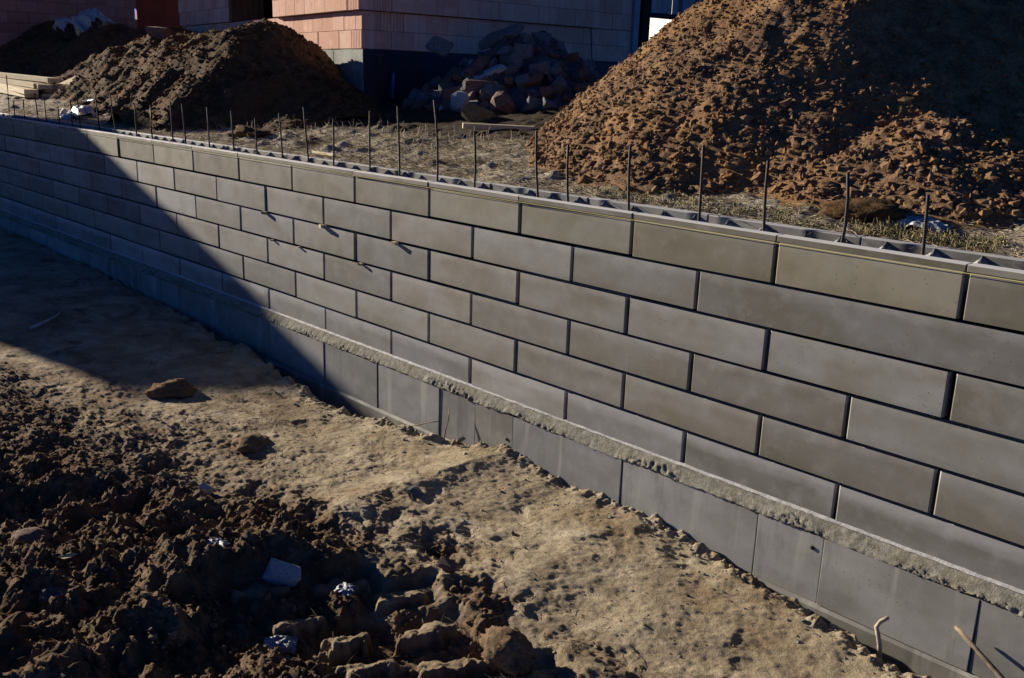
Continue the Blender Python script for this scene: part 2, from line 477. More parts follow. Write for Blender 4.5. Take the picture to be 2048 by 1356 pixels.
q = NT("leaf_yellow", 0.6, 0.3); q.color((0.45, 0.40, 0.18)); M['leaf'] = q.m
q = NT("shed_board", 0.9, 0.2); q.color(q.ramp(q.noise(q.world((1, 1, 8)), 3, 4), [(0.3, (0.16, 0.15, 0.13)), (0.7, (0.27, 0.25, 0.22))])); M['shed'] = q.m

# ------------------------------------------------------------------ far ground
me = mesh_py("terrain", [(-260, -260, -2.9), (260, -260, -2.9), (260, 260, -2.9), (-260, 260, -2.9)], [(0, 1, 2, 3)])
far_m = mat_soil("far_soil", (0.03, 0.024, 0.016), (0.06, 0.046, 0.03), (0.10, 0.08, 0.05), 1.2)
tag(link("terrain", me, far_m), kind='structure')

# ------------------------------------------------------------------ front ground
def steps(a, b, f):
    out = [a]
    while out[-1] < b: out.append(out[-1] + f(out[-1]))
    return np.array(out)
EX = np.array([-30, -15, -11.6, -8.8, -6.2, -5.4, -4.4, -3.7, -3.34, -2.96, -2.3, -1.66, -1.27, -0.9, -0.44, -0.14, 0.1, 0.5, 4])
EY = np.array([0.10, 0.10, 0.10, 0.12, 0.26, 0.34, 0.32, 0.22, 0.07, 0.07, 0.07, 0.08, 0.09, 0.20, 0.22, 0.30, 0.40, 0.50, 0.6])   # distance of the bank's edge from the wall
EZ = np.array([-1.70, -1.70, -1.72, -1.80, -1.84, -1.86, -1.88, -1.88, -1.86, -1.78, -1.84, -1.83, -1.86, -1.85, -1.85, -1.86, -1.86, -1.87, -1.9])
MX = np.array([-30, -16, -8, -6, -5, -3.3, -2.4, -1.0, 1.5, 4])
MD = np.array([3, 2.2, 1.5, 1.22, 1.12, 0.95, 1.25, 1.5, 2.0, 2.2])
PADS = [(-1.855, -2.310, -1.768, -2.139), (-1.606, -2.369, -1.543, -2.152), (-1.422, -2.072, -1.306, -1.839),
        (-2.032, -1.890, -1.938, -1.672), (-2.328, -2.048, -2.235, -1.853), (-1.659, -2.010, -1.60, -1.753),
        (-1.094, -1.888, -1.00, -1.660), (-2.55, -2.42, -2.45, -2.22), (-1.25, -2.25, -1.15, -2.03), (-2.15, -2.42, -2.07, -2.24)]
def front_height(X, Y):
    d = -Y
    wob = 0.10 * fbm(X * 2.0, Y * 0 + 3.3, 5, 5, 0.6)
    e = np.interp(X, EX, EY) + wob * np.clip(np.interp(X, EX, EY) / 0.3, 0.30, 1)
    e = np.maximum(e, 0.055)
    z0 = np.interp(X, EX, EZ)
    md = np.interp(X, MX, MD)
    nz = fbm(X * 1.5, Y * 1.9, 5, 21, 0.6)
    mudc = sstep(-0.35, 0.75 + 0.9 * np.clip((-X - 2.2) / 1.2, 0, 1), d - md + 0.42 * nz)
    mud = sstep(-0.12, 0.95, d - md + 0.45 * nz - 0.42 * np.clip(-X - 2.5, 0, 3.5))
    mid = mudc * (1 - mud)
    z = z0 + 0.022 * fbm(X * 0.9, Y * 0.9, 3, 1) + 0.009 * fbm(X * 3.1, Y * 3.1, 3, 2)
    z += 0.0036 * fbm(X * 15, Y * 21, 4, 3, 0.7) + 0.006 * np.maximum(0, fbm(X * 6, Y * 9, 3, 4))
    # hollows and scuffs in the smooth clay
    z -= 0.013 * sstep(0.5, 0.9, fbm(X * 2.1 + 5, Y * 2.6, 3, 41)) * (1 - mud)
    # mud: humps, clods, ridges
    hump = 0.125 * fbm(X * 1.3, Y * 1.3, 3, 7) + 0.050 * fbm(X * 4.5, Y * 5.5, 4, 17, 0.6)
    rid = 0.034 * (ridged(X * 2.6 + 0.3 * fbm(X * 3, Y * 3, 2, 18), Y * 3.4, 4, 8, 0.6) - 0.8)
    w1, i1 = worley(X * 6 + 0.25 * fbm(X * 8, Y * 8, 2, 51), Y * 6 + 0.25 * fbm(X * 8, Y * 8, 2, 52), 9)
    w2, i2 = worley(X * 15 + 0.3 * fbm(X * 20, Y * 20, 2, 53), Y * 15, 10)
    cl = 0.045 * np.clip(1 - w1 * 1.5, 0, 1) ** 0.9 * sstep(0.6, 0.95, i1) + 0.018 * np.clip(1 - w2 * 1.4, 0, 1) ** 0.7 * sstep(0.25, 0.9, i2)
    fine = 0.019 * fbm(X * 15, Y * 18, 5, 11, 0.70)
    far = np.clip((X + 9) / 4, 0.25, 1)
    z = z + mud * far * (hump + rid + cl + fine - 0.045) + mid * far * (0.040 * fbm(X * 2.2, Y * 4.2, 5, 19, 0.66) + 0.014 * fbm(X * 13, Y * 18, 5, 20, 0.72))
    # tractor tread pads pressed in the mud
    zone = np.exp(-(((X + 1.65) / 0.75) ** 2 + ((Y + 2.1) / 0.42) ** 2) ** 2)
    z -= zone * 0.09
    flat = z0 - 0.125
    for (x0, y0, x1, y1) in PADS:
        cx, cy = (x0 + x1) / 2, (y0 + y1) / 2
        L = math.hypot(x1 - x0, y1 - y0); ux, uy = (x1 - x0) / L, (y1 - y0) / L
        wx = 0.02 * perlin(X * 9, Y * 9, 61); wy = 0.02 * perlin(X * 9 + 7, Y * 9, 62)
        a = (X - cx + wx) * ux + (Y - cy + wy) * uy; b = -(X - cx + wx) * uy + (Y - cy + wy) * ux
        m = sstep(L / 2 + 0.06, L / 2 + 0.0, np.abs(a) + 0.06 * fbm(X * 11, Y * 11, 3, 64)) * sstep(0.074, 0.046, np.abs(b) + 0.034 * fbm(X * 11, Y * 11, 3, 65))
        mudc = mudc * (1 - 0.5 * m)  # pad tops tinted towards pale clay so they look sunlit
        top = z0 - 0.055 - 0.30 * b + 0.016 * fbm(X * 9, Y * 9, 5, 63, 0.65)
        z = z * (1 - m) + top * m
        ring = sstep(L / 2 + 0.14, L / 2 + 0.05, np.abs(a)) * sstep(0.15, 0.09, np.abs(b)) * (1 - m)
        z = z * (1 - 0.65 * ring) + (flat + 0.02 * nz) * 0.65 * ring
    # bank edge drops into the narrow trench along the footing
    t = sstep(0.0, 1.0, (e - d) / np.maximum(0.10, e * 0.7))
    zl = 0.012 * fbm(X * 9, Y * 9, 3, 12)
    z = z * (1 - t) + (z0 - 0.42 * np.clip(e / 0.3, 0, 1) + zl) * t + 0.035 * np.exp(-((d - e) / 0.08) ** 2) * fbm(X * 7, Y * 7, 5, 13, 0.65)
    return z, mudc
xs = np.concatenate([steps(-30, -17, lambda x: 0.12), steps(-16.9, -5, lambda x: 0.012 * max(1.0, (1.7 - x) / 6.5)), steps(-4.988, 1.2, lambda x: 0.0095), steps(1.23, 4.0, lambda x: 0.05)])
ys = np.concatenate([steps(-14, -4.3, lambda y: 0.15), steps(-4.2, -3.3, lambda y: 0.03), steps(-3.29, -0.06, lambda y: 0.0095)])
X, Y = np.meshgrid(xs, ys, indexing='ij')
Z, mudm = front_height(X, Y)
g = link("ground", grid_mesh("ground", None, None, Z, {"mud": mudm}, X, Y), M['ground'])
tag(g, kind='structure')
def gz(x, y):
    z, m = front_height(np.array([[float(x)]]), np.array([[float(y)]]))
    return float(z[0, 0])

# ------------------------------------------------------------------ back ground
def back_height(X, Y):
    z = 0.0 + 0.13 * np.minimum(np.maximum(Y - 0.45, 0), 4.2) + 0.02 * np.maximum(-X - 14, 0) * np.clip((Y - 0.5) / 2, 0, 1)
    k = np.clip((Y - 0.44) / 0.35, 0.0, 1)
    z = z + k * (0.035 * fbm(X * 1.3, Y * 1.3, 4, 31) + 0.010 * fbm(X * 7, Y * 7, 4, 32) + 0.012 * np.abs(fbm(X * 18, Y * 18, 3, 33)))
    w, i = worley(X * 5, Y * 5, 34)
    z = z + k * 0.05 * np.clip(1 - 1.7 * w, 0, 1) * sstep(0.7, 0.95, i)
    return z
xs = np.concatenate([steps(-40, -19, lambda x: 0.2), steps(-18.9, 0.6, lambda x: 0.02 * max(1, (1.7 - x) / 7)), steps(0.7, 8, lambda x: 0.15)])
ys = np.concatenate([steps(0.442, 2.6, lambda y: 0.02), steps(2.63, 5.5, lambda y: 0.06), steps(5.6, 16, lambda y: 0.4)])
X, Y = np.meshgrid(xs, ys, indexing='ij')
Zb = back_height(X, Y)
soilm = sstep(1.5, 2.3, Y + 0.4 * fbm(X, Y, 3, 35)) * sstep(-15.5, -13.0, X)
o = link("backfill_ground", grid_mesh("backfill_ground", None, None, Zb, {"soil": soilm}, X, Y), M['backfill'])
tag(o, kind='structure')
def bz(x, y):
    return float(back_height(np.array([[float(x)]]), np.array([[float(y)]]))[0, 0])

# ------------------------------------------------------------------ retaining wall
H = 0.2478
OFF = [0.0, -1.49, 0.004, -0.49, 0.009, -0.486]
wall = empty("retaining_wall", (-8, 0, -1.9))
tag(wall, "long grey concrete block retaining wall with rebar along its open top", "wall")
def wl(p): return (p[0] + 8, p[1], p[2] + 1.9)
XL, XR = -21.0, 3.0
mesh_cache = {}
def shared(key, fn):
    if key not in mesh_cache: mesh_cache[key] = fn()
    return mesh_cache[key]
GAP = 0.034
def blk(name, x0, x1, z0, z1, yf, dep, mat, b=0.006, jitter=True):
    w = round(x1 - x0, 3); h = round(z1 - z0, 3)
    me = shared((name, w, h, dep, mat.name), lambda: bevel_box(name, w, dep, h, b))
    j = RNG.normal(0, 1, 4) if jitter else np.zeros(4)
    return link(name, me, mat, wall, wl(((x0 + x1) / 2, yf + dep / 2 + 0.0032 * np.clip(j[0], -1.6, 1.6), (z0 + z1) / 2)),
                (0.0040 * np.clip(j[1], -2, 2), 0.0013 * np.clip(j[2], -2, 2), 0.0030 * np.clip(j[3], -1.8, 1.8)))
for c in range(6):
    zt = -c * H - (0.004 if c == 0 else 0.0)
    zb = -(c + 1) * H + GAP
    joints = [OFF[c] - k for k in range(-5, 30)]
    if c == 1:
        joints = [OFF[c] - k for k in range(0, 30)] + [OFF[c] + 2, OFF[c] + 3, OFF[c] + 4]
    joints = sorted(x for x in joints if XL - 1 <= x <= XR + 1)
    for a, b in zip(joints[:-1], joints[1:]):
        a2 = max(a, XL); b2 = min(b, XR)
        if b2 - a2 < 0.1: continue
        jl, jr = RNG.uniform(0.008, 0.015, 2)
        ze = float(RNG.choice([-0.002, 0.0, 0.003]))
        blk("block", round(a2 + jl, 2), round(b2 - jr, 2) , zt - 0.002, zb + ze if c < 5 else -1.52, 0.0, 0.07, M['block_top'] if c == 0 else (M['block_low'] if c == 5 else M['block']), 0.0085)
# dark core behind the joints, floor of the open cavities
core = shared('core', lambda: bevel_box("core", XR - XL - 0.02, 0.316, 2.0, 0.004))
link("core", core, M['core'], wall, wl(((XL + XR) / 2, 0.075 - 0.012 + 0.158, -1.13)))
# top strip above the string line
sx = [-0.004 - k for k in range(-4, 22)]
sx = sorted([x for x in sx if XL - 1 <= x <= XR + 1])
for a, b in zip(sx[:-1], sx[1:]):
    a2 = max(a, XL); b2 = min(b, XR)
    if b2 - a2 < 0.1: continue
    dz = float(RNG.uniform(-0.002, 0.002))
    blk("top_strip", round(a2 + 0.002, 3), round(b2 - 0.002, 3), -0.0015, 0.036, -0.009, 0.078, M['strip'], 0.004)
# rear shell
for k in range(-4, 22):
    a, b = -0.72 - k, 0.28 - k
    a2, b2 = max(a, XL), min(b, XR)
    if b2 - a2 < 0.1: continue
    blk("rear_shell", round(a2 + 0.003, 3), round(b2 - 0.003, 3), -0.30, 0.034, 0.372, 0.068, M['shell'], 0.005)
# webs: saddle-backed ribs joining the two shells
def web_mesh(seed):
    r = np.random.default_rng(seed)
    us = np.linspace(-0.115, 0.115, 15); vs = np.linspace(0, 1, 9)       # v 0 rear, 1 front
    U, V = np.meshgrid(us, vs, indexing='ij')
    w = 0.112 - 0.055 * np.sin(np.clip(V, 0, 1) * math.pi) ** 0.8
    pk = 0.160 - 0.085 * np.sin(np.clip(V * 1.05, 0, 1) * math.pi * 0.5) ** 0.7 + 0.02 * V ** 5
    q_ = np.clip(np.abs(U) / w, 0, 1)
    h = pk * (1 - 0.52 * q_ ** 0.62) * np.clip((1 - q_) * 6, 0, 1) ** 0.5
    Yv = 0.371 - V * 0.300
    P = np.stack([U + 0.01 * (V - .5) * r.normal(), Yv, -0.128 + h], -1).reshape(-1, 3)
    i = np.arange(15 * 9).reshape(15, 9)
    F = np.stack([i[:-1, :-1], i[:-1, 1:], i[1:, 1:], i[1:, :-1]], -1).reshape(-1, 4)
    return mesh_np("web", P, F, True)
WEB = [web_mesh(s) for s in range(3)]
xw = -0.075 + 0.25 * 8
k = 0
while xw > -17.5:
    link("web", WEB[k % 3], M['shell'], wall, wl((xw + RNG.normal(0, 0.012), 0, RNG.normal(0, 0.004))))
    xw -= 0.249; k += 1
# footing panels
FJ = [XL, -20.4, -19.4, -18.4, -17.4, -16.4, -15.4, -14.4, -13.4, -12.4, -11.4, -10.4, -9.4, -8.4, -7.4, -6.38, -5.40, -4.577, -3.75, -3.335, -2.923, -1.90, -0.900, -0.487, 0.325, 1.3, 2.3, XR]
for a, b in zip(FJ[:-1], FJ[1:]):
    gp = 0.0025 if random.random() < 0.6 else 0.005
    blk("footing_panel", round(a + gp, 3), round(b - gp, 3), -1.525, -1.905, -0.075, 0.14, M['footing'], 0.003)
fm = shared('foot', lambda: bevel_box("footing", XR - XL, 0.20, 0.95, 0.02))
link("footing", fm, M['footing'], wall, wl(((XL + XR) / 2, 0.008, -2.385)))
# mortar bed sloping between block face and footing
xs = np.arange(-17.5, 1.6, 0.011); tt = np.linspace(0, 1, 14)
X, T = np.meshgrid(xs, tt, indexing='ij')
n1 = fbm(X * 2.2, T * 0.5, 4, 71); n2 = fbm(X * 16, T * 2.2, 4, 72); w, wi = worley(X * 55 + 3 * n1, T * 4.5 + 0.6 * n2, 73)
lowz = -1.526 + 0.018 * fbm(X * 2.2, X * 0, 4, 74) - 0.007 * np.maximum(0, fbm(X * 23, X * 0 + 2, 4, 75))
rough_part = sstep(0.50, 0.85, T + 0.30 * n1) * sstep(-0.5, 0.3, fbm(X * 1.1, X * 0, 3, 80))
Yv = 0.004 - 0.081 * T ** 0.85 + 0.004 * n2 - 0.030 * rough_part * np.clip(1 - 1.6 * w, 0, 1) * wi
Zv = -1.440 + 0.006 * n1 + (lowz + 1.440) * T ** 1.25 + 0.005 * n2 * T + 0.018 * rough_part * (np.clip(1 - 1.4 * w, 0, 1) - 0.35)
Yv[:, -1] = -0.06; Yv[:, -2] = np.minimum(Yv[:, -2], -0.078)
Xv = X + 0.006 * fbm(X * 20, T * 4, 2, 76)
link("mortar_bed", grid_mesh("mortar_bed", None, None, Zv + 1.9, None, Xv + 8, Yv), M['mortar'], wall)
# bright lip of cement where the bed meets the block
xs = np.arange(-17.5, 1.6, 0.015); tt = np.linspace(0, 1, 5)
X, T = np.meshgrid(xs, tt, indexing='ij')
wd = 0.010 + 0.006 * fbm(X * 2.3, X * 0, 4, 77)
Yv = 0.003 - (wd + 0.006) * T
Zv = -1.431 + 0.002 * fbm(X * 5, X * 0, 3, 78) - 0.014 * T ** 2 + 0.003 * fbm(X * 12, T, 2, 79)
link("mortar_lip", grid_mesh("mortar_lip", None, None, Zv + 1.9, None, X + 8, Yv), M['lip'], wall)
# holes in footing panels (formwork tie holes)
hole = tube("tie_hole", [(0, -0.0765, 0), (0, -0.06, 0)], 0.012, 8)
for px, pz in ((-4.66, -1.63), (-2.98, -1.71), (-0.55, -1.60), (0.262, -1.64)):
    link("tie_hole", hole, M['core'], wall, wl((px, 0, pz)))

# ------------------------------------------------------------------ mason's string, wedges
pts = [(x, -0.0125, -0.0045 + 0.0012 * math.sin(x * 2.1)) for x in np.linspace(-11.2, 3.0, 60)]
tag(link("mason_string", tube("mason_string", pts, 0.0017, 5), M['string']), "taut thin yellow mason's string along the top course of the wall", "string")
ORD = ["first", "second", "third", "fourth", "fifth", "sixth", "seventh", "eighth", "ninth", "tenth", "eleventh", "twelfth", "thirteenth", "fourteenth", "fifteenth", "sixteenth",
       "seventeenth", "eighteenth", "nineteenth", "twentieth", "twenty-first", "twenty-second", "twenty-third", "twenty-fourth", "twenty-fifth", "twenty-sixth", "twenty-seventh", "twenty-eighth", "twenty-ninth", "thirtieth", "thirty-first"]
wv_ = [(-0.014, -0.036, -0.008), (0.014, -0.036, -0.008), (0.016, 0.045, -0.004), (-0.016, 0.045, -0.004), (-0.014, -0.036, 0.010), (0.014, -0.036, 0.010), (0.016, 0.045, 0.004), (-0.016, 0.045, 0.004)]
wf_ = [(0, 3, 2, 1), (4, 5, 6, 7), (0, 1, 5, 4), (1, 2, 6, 5), (2, 3, 7, 6), (3, 0, 4, 7)]
wedge_me = mesh_py("wooden_wedge", wv_, wf_)
WL = ["pale wooden wedge in the upper row of wedges, nearest the wall's shadow", "pale wooden wedge in the upper row of wedges, the middle of three", "pale wooden wedge in the upper row of wedges, farthest right",
      "small wooden wedge in the lower row of wedges, nearest the wall's shadow", "small wooden wedge in the lower row of wedges, the middle of three", "small wooden wedge in the lower row of wedges, farthest right"]
for i, (x, z, s, a) in enumerate([(-6.526, -0.487, 1.1, .3), (-5.504, -0.487, 1.15, -.25), (-4.447, -0.487, 1.0, .1), (-6.41, -0.735, 0.6, .2), (-5.93, -0.735, 0.55, -.1), (-4.94, -0.735, 0.75, .3)]):
    o = link("wooden_wedge", wedge_me, M['wood'], None, (x + 0.03, 0.0, z), (0.05, 0.25 * a, a), (1.7 * s, s, 1.5 * s))
    tag(o, WL[i], "wedge", "wooden wedges stuck in the wall's joints")

# ------------------------------------------------------------------ rebar rods
RODS = [(-0.26, 0.10, -0.015, 0.322), (-0.688, 0.10, -0.012, 0.392), (-1.153, 0.105, -0.017, 0.412), (-1.616, 0.136, -0.011, 0.467), (-2.157, 0.142, -0.02, 0.427), (-2.695, 0.152, -0.021, 0.394), (-2.971, 0.139, -0.035, 0.47), (-3.66, 0.155, -0.016, 0.431), (-4.099, 0.154, -0.054, 0.635), (-4.558, 0.136, -0.028, 0.574), (-5.039, 0.185, 0.005, 0.517), (-5.609, 0.191, 0.006, 0.426), (-5.96, 0.152, -0.064, 0.511), (-6.395, 0.135, -0.041, 0.441), (-6.893, 0.142, -0.011, 0.373), (-7.374, 0.147, -0.023, 0.419), (-7.828, 0.106, -0.015, 0.441), (-8.455, 0.14, -0.043, 0.453), (-8.794, 0.146, -0.006, 0.458), (-9.25, 0.107, 0.008, 0.403), (-9.68, 0.10, 0.003, 0.387), (-10.3, 0.10, -0.097, 0.502), (-11.431, 0.321, -0.071, 0.442), (-12.151, 0.33, -0.027, 0.422), (-12.465, 0.33, 0.006, 0.366), (-12.981, 0.33, -0.005, 0.258), (-13.515, 0.33, -0.01, 0.374), (-13.888, 0.33, -0.045, 0.415), (-14.515, 0.33, 0.013, 0.299), (-15.011, 0.33, 0.01, 0.267), (-15.276, 0.33, 0.031, 0.652)]
for i, (x, y, dx, zt) in enumerate(RODS):
    bend = RNG.normal(0, 0.009)
    zz = np.linspace(-0.55, zt, 8)
    pts = [(dx * max(0, (z - 0.04) / (zt - 0.04)) + bend * math.sin(math.pi * max(0, z) / zt), 0.4 * bend * z, z) for z in zz]
    o = link("rebar_rod", tube("rebar_rod", pts, 0.0082 if i > 20 else 0.0088, 6), M['rebar'], None, (x, y, 0))
    if i == 0: lb = "dark rebar rod on the wall top nearest the right edge of the photo"
    elif i == 8: lb = "tallest dark rebar rod in the middle, before the rubble heap, ninth from the right"
    elif i == 30: lb = "tall rebar rod at the far left end of the row, before the planks"
    elif i <= 7: lb = "dark rebar rod before the brown heap, %s from the right" % ORD[i]
    elif i <= 20: lb = "thin dark rebar rod on the lit wall top, %s from the right" % ORD[i]
    else: lb = "thin dark rebar rod on the shaded far wall top, %s from the right" % ORD[i]
    tag(o, lb, "rebar rod", "rebar rods standing along the wall top")

# ------------------------------------------------------------------ soil heaps
def heap(name, xs, ys, cones, mat, seed, lump=0.05, label=None, big=0.07, warp=0.25):
    X, Y = np.meshgrid(xs, ys, indexing='ij')
    base = back_height(X, Y)
    wx = warp * fbm(X * 0.9, Y * 0.9, 3, seed); wy = warp * fbm(X * 0.9 + 9, Y * 0.9, 3, seed + 1)
    Z = np.full(X.shape, -9.0)
    for (cx, cy, top, sl, rnd, ax) in cones:
        r = np.sqrt(((X - cx + wx) / ax) ** 2 + (Y - cy + wy) ** 2)
        r = np.sqrt(r * r + rnd * rnd) - rnd
        Z = np.maximum(Z, top - sl * r)
    over = Z - base
    k = np.clip(over / 0.3, 0, 1)
    Zc = np.clip(Z, -1, 4)
    w1, i1 = worley(X * 10 + 0.3 * fbm(X * 9, Y * 9, 2, seed + 7), Y * 10 + Zc * 3, seed + 2)
    w2, i2 = worley(X * 21, Y * 21 + Zc * 8, seed + 3)
    Z = Z + k * (big * fbm(X * 1.7, Y * 1.7, 4, seed + 4) + lump * (np.clip(1 - 1.5 * w1, 0, 1) * sstep(0.3, 0.9, i1) + 0.55 * np.clip(1 - 1.4 * w2, 0, 1))
                 + 0.45 * lump * fbm(X * 19, Y * 19, 4, seed + 5, 0.65))
    foot = base - 0.12
    Z = np.maximum(Z, foot)
    o = link(name, grid_mesh(name, None, None, Z, None, X, Y), mat)
    if label: tag(o, label, "soil heap")
    return X, Y, Z, over, o

ico = None
def icosphere():
    t = (1 + 5 ** 0.5) / 2
    v = np.array([(-1, t, 0), (1, t, 0), (-1, -t, 0), (1, -t, 0), (0, -1, t), (0, 1, t), (0, -1, -t), (0, 1, -t), (t, 0, -1), (t, 0, 1), (-t, 0, -1), (-t, 0, 1)], float)
    v /= np.linalg.norm(v[0])
    f = np.array([(0, 11, 5), (0, 5, 1), (0, 1, 7), (0, 7, 10), (0, 10, 11), (1, 5, 9), (5, 11, 4), (11, 10, 2), (10, 7, 6), (7, 1, 8), (3, 9, 4), (3, 4, 2), (3, 2, 6), (3, 6, 8), (3, 8, 9), (4, 9, 5), (2, 4, 11), (6, 2, 10), (8, 6, 7), (9, 8, 1)])
    return v, f
ICV, ICF = icosphere()
def clods(name, P, size, mat, flat=0.7, parent=None, seed=3):
    r = np.random.default_rng(seed)
    n = len(P)
    V = np.repeat(ICV[None], n, 0) * (1 + 0.30 * r.normal(0, 1, (n, 12, 1)).clip(-1.3, 1.3))
    sc = size[:, None] * np.stack([r.uniform(0.7, 1.35, n), r.uniform(0.7, 1.2, n), r.uniform(0.5, 1.0, n) * flat / 0.75], 1)
    V = V * sc[:, None, :]
    a = r.uniform(0, 6.28, n); ca, sa = np.cos(a)[:, None], np.sin(a)[:, None]
    Vx = V[..., 0] * ca - V[..., 1] * sa; Vy = V[..., 0] * sa + V[..., 1] * ca
    V = np.stack([Vx, Vy, V[..., 2]], -1) + P[:, None, :]
    F = (ICF[None] + (np.arange(n) * 12)[:, None, None]).reshape(-1, 3)
    o = link(name, mesh_np(name, V.reshape(-1, 3), F, False), mat, parent)
    o["kind"] = 'stuff'
    return o
def scatter_on(X, Y, Z, over, n, seed, lo=0.02):
    r = np.random.default_rng(seed)
    idx = np.argwhere(over > lo)
    idx = idx[r.integers(0, len(idx), n)]
    return np.stack([X[idx[:, 0], idx[:, 1]], Y[idx[:, 0], idx[:, 1]], Z[idx[:, 0], idx[:, 1]]], 1), r

# big brown heap, right
X, Y, Z, over, hb = heap("soil_heap", steps(-7.4, 1.6, lambda x: 0.02), steps(0.46, 7.5, lambda y: 0.022 if y < 5.2 else 0.06),
    [(-2.80 + 0.26 * k_, 4.15 + 0.40 * k_, 2.45, 0.83, 0.45, 1.0) for k_ in range(10)] + [(-1.1, 1.9, 0.62, 0.60, 0.15, 1.4)],
    M['soil_brown'], 101, 0.024, "tall brown heap of crumbly soil behind the right half of the wall", 0.05, 0.10)
P, r = scatter_on(X, Y, Z, over, 34000, 5)
m = P[:, 1] < 5.6; P = P[m]
clods("clods", P, np.clip(r.lognormal(-4.55, 0.48, len(P)), 0.005, 0.036) * np.clip(1.4 - 0.40 * (P[:, 2] - 0.2), 0.55, 1.4), M['soil_brown'], 0.75, hb, 6)
# dark heap ridge, left
X, Y, Z, over, hl = heap("soil_heap", steps(-31, -8.6, lambda x: 0.03 * max(1, (1.7 - x) / 13)), steps(0.7, 7.5, lambda y: 0.03),
    [(-11.25, 2.66, 1.55, 0.86, 0.30, 1.15), (-12.4, 2.9, 1.44, 0.85, 0.3, 1.3), (-13.8, 3.2, 1.44, 0.80, 0.3, 1.4), (-15.2, 3.4, 1.46, 0.75, 0.3, 1.4), (-16.8, 3.8, 1.60, 0.78, 0.3, 1.5), (-19.0, 4.2, 1.66, 0.78, 0.3, 1.6), (-21.6, 4.6, 1.80, 0.74, 0.3, 1.6), (-24, 4.9, 1.8, 0.7, 0.3, 1.6), (-26.5, 5.0, 1.95, 0.6, 0.5, 1.8), (-30, 5.2, 1.55, 0.6, 0.5, 1.5), (-9.7, 2.5, 0.62, 0.55, 0.2, 1.6)],
    M['soil_dark'], 131, 0.036, "long low dark soil heap with weeds before the lit brick building")
P, r = scatter_on(X, Y, Z, over, 14000, 15)
clods("clods", P, np.clip(r.lognormal(-4.1, 0.5, len(P)), 0.008, 0.06), M['soil_dark'], 0.75, hl, 16)

# ------------------------------------------------------------------ brick building
h = 0.255
CORN = Vector((-9.979, 3.504, 0)); Z0 = 1.188
DR = Vector((0.136, 0.991, 0)).normalized(); NR = Vector((DR.y, -DR.x, 0))
DL = Vector((-DR.y, DR.x, 0)); NL = Vector((-DR.x, -DR.y, 0))
bld = empty("brick_building", CORN + Vector((0, 0, 0.3)))
tag(bld, "unfinished building of ribbed clay blocks on a navy and grey plinth", "building")
BO = CORN + Vector((0, 0, 0.3))
def ribbed(name, w, d, hh, ribs):
    """clay block with vertical slots in its front (front = -y)"""
    xs = [-w / 2]; prof = []
    n = ribs; pw = w / n
    for i in range(n):
        a = -w / 2 + i * pw
        prof += [(a + 0.0 if i == 0 else a, -d / 2), (a + pw * 0.62, -d / 2), (a + pw * 0.66, -d / 2 + 0.014), (a + pw * 0.94, -d / 2 + 0.014)]
    prof += [(w / 2, -d / 2), (w / 2, d / 2), (-w / 2, d / 2)]
    k = len(prof)
    v = [(x, y, -hh / 2) for x, y in prof] + [(x, y, hh / 2) for x, y in prof]
    f = [(i, (i + 1) % k, k + (i + 1) % k, k + i) for i in range(k)]
    f += [tuple(range(k - 1, -1, -1)), tuple(range(k, 2 * k))]
    return mesh_py(name, v, f)
def face_row(s0, s1, z0, D, N, over, w=0.37, hh=h, mat='brick', start=0.0, parent=None, O=None, ori=None, ribset=(), gap=0.004):
    s = s0 - start
    i = 0
    while s < s1 - 0.03:
        a, b = max(s, s0), min(s + w, s1)
        if b - a > 0.05:
            ww = round(b - a - gap, 3)
            if i in ribset: me = shared(('rib', ww, hh), lambda: ribbed("brick", ww, 0.2, hh - gap, 7))
            else: me = shared(('br', ww, hh), lambda: bevel_box("brick", ww, 0.2, hh - gap, 0.003))
            c = (O or CORN) + D * ((a + b) / 2) + N * (over - 0.1 + RNG.normal(0, 0.0025)) + Vector((0, 0, z0 + hh / 2))
            ang = math.atan2(N.y, N.x) + math.pi / 2
            link("brick", me, M[mat], parent or bld, c - (ori or BO), (0, 0, ang))
        s += w; i += 1
NU = 5
for c in range(2):
    face_row(0.0, 8.3, Z0 + c * h, DL, NL, 0, start=0.18 * c, ribset=(0,) if c == 0 else ())
    face_row(0.2, 5.05, Z0 + c * h, DR, NR, 0, start=0.17 * c + 0.1, ribset=(0, 1) if c == 1 else ())
for c in range(NU):
    z = Z0 + (2 + c) * h + 0.006
    st = 0.17 * (c % 2)
    face_row(-0.09, 3.05, z, DL, NL, 0.09, start=st, ribset=(0,) if c == 0 else ())
    face_row(5.30, 8.3, z, DL, NL, 0.03, start=st)
    face_row(0.11, 4.25, z, DR, NR, 0.09, start=st + 0.05, ribset=(0,) if c % 2 == 0 else ())
    face_row(4.25, 5.05, z, DR, NR, 0.0, start=st)
def solid(name, mat, O, D, N, s0, s1, n0, n1, z0, z1, parent, ori, b=0.004):
    ww, dd, hh = s1 - s0, n1 - n0, z1 - z0
    me = bevel_box(name, ww, dd, hh, b)
    c = O + D * ((s0 + s1) / 2) + N * ((n0 + n1) / 2) + Vector((0, 0, (z0 + z1) / 2))
    return link(name, me, M[mat], parent, c - ori, (0, 0, math.atan2(N.y, N.x) + math.pi / 2))
ztop = Z0 + (2 + NU) * h + 0.01
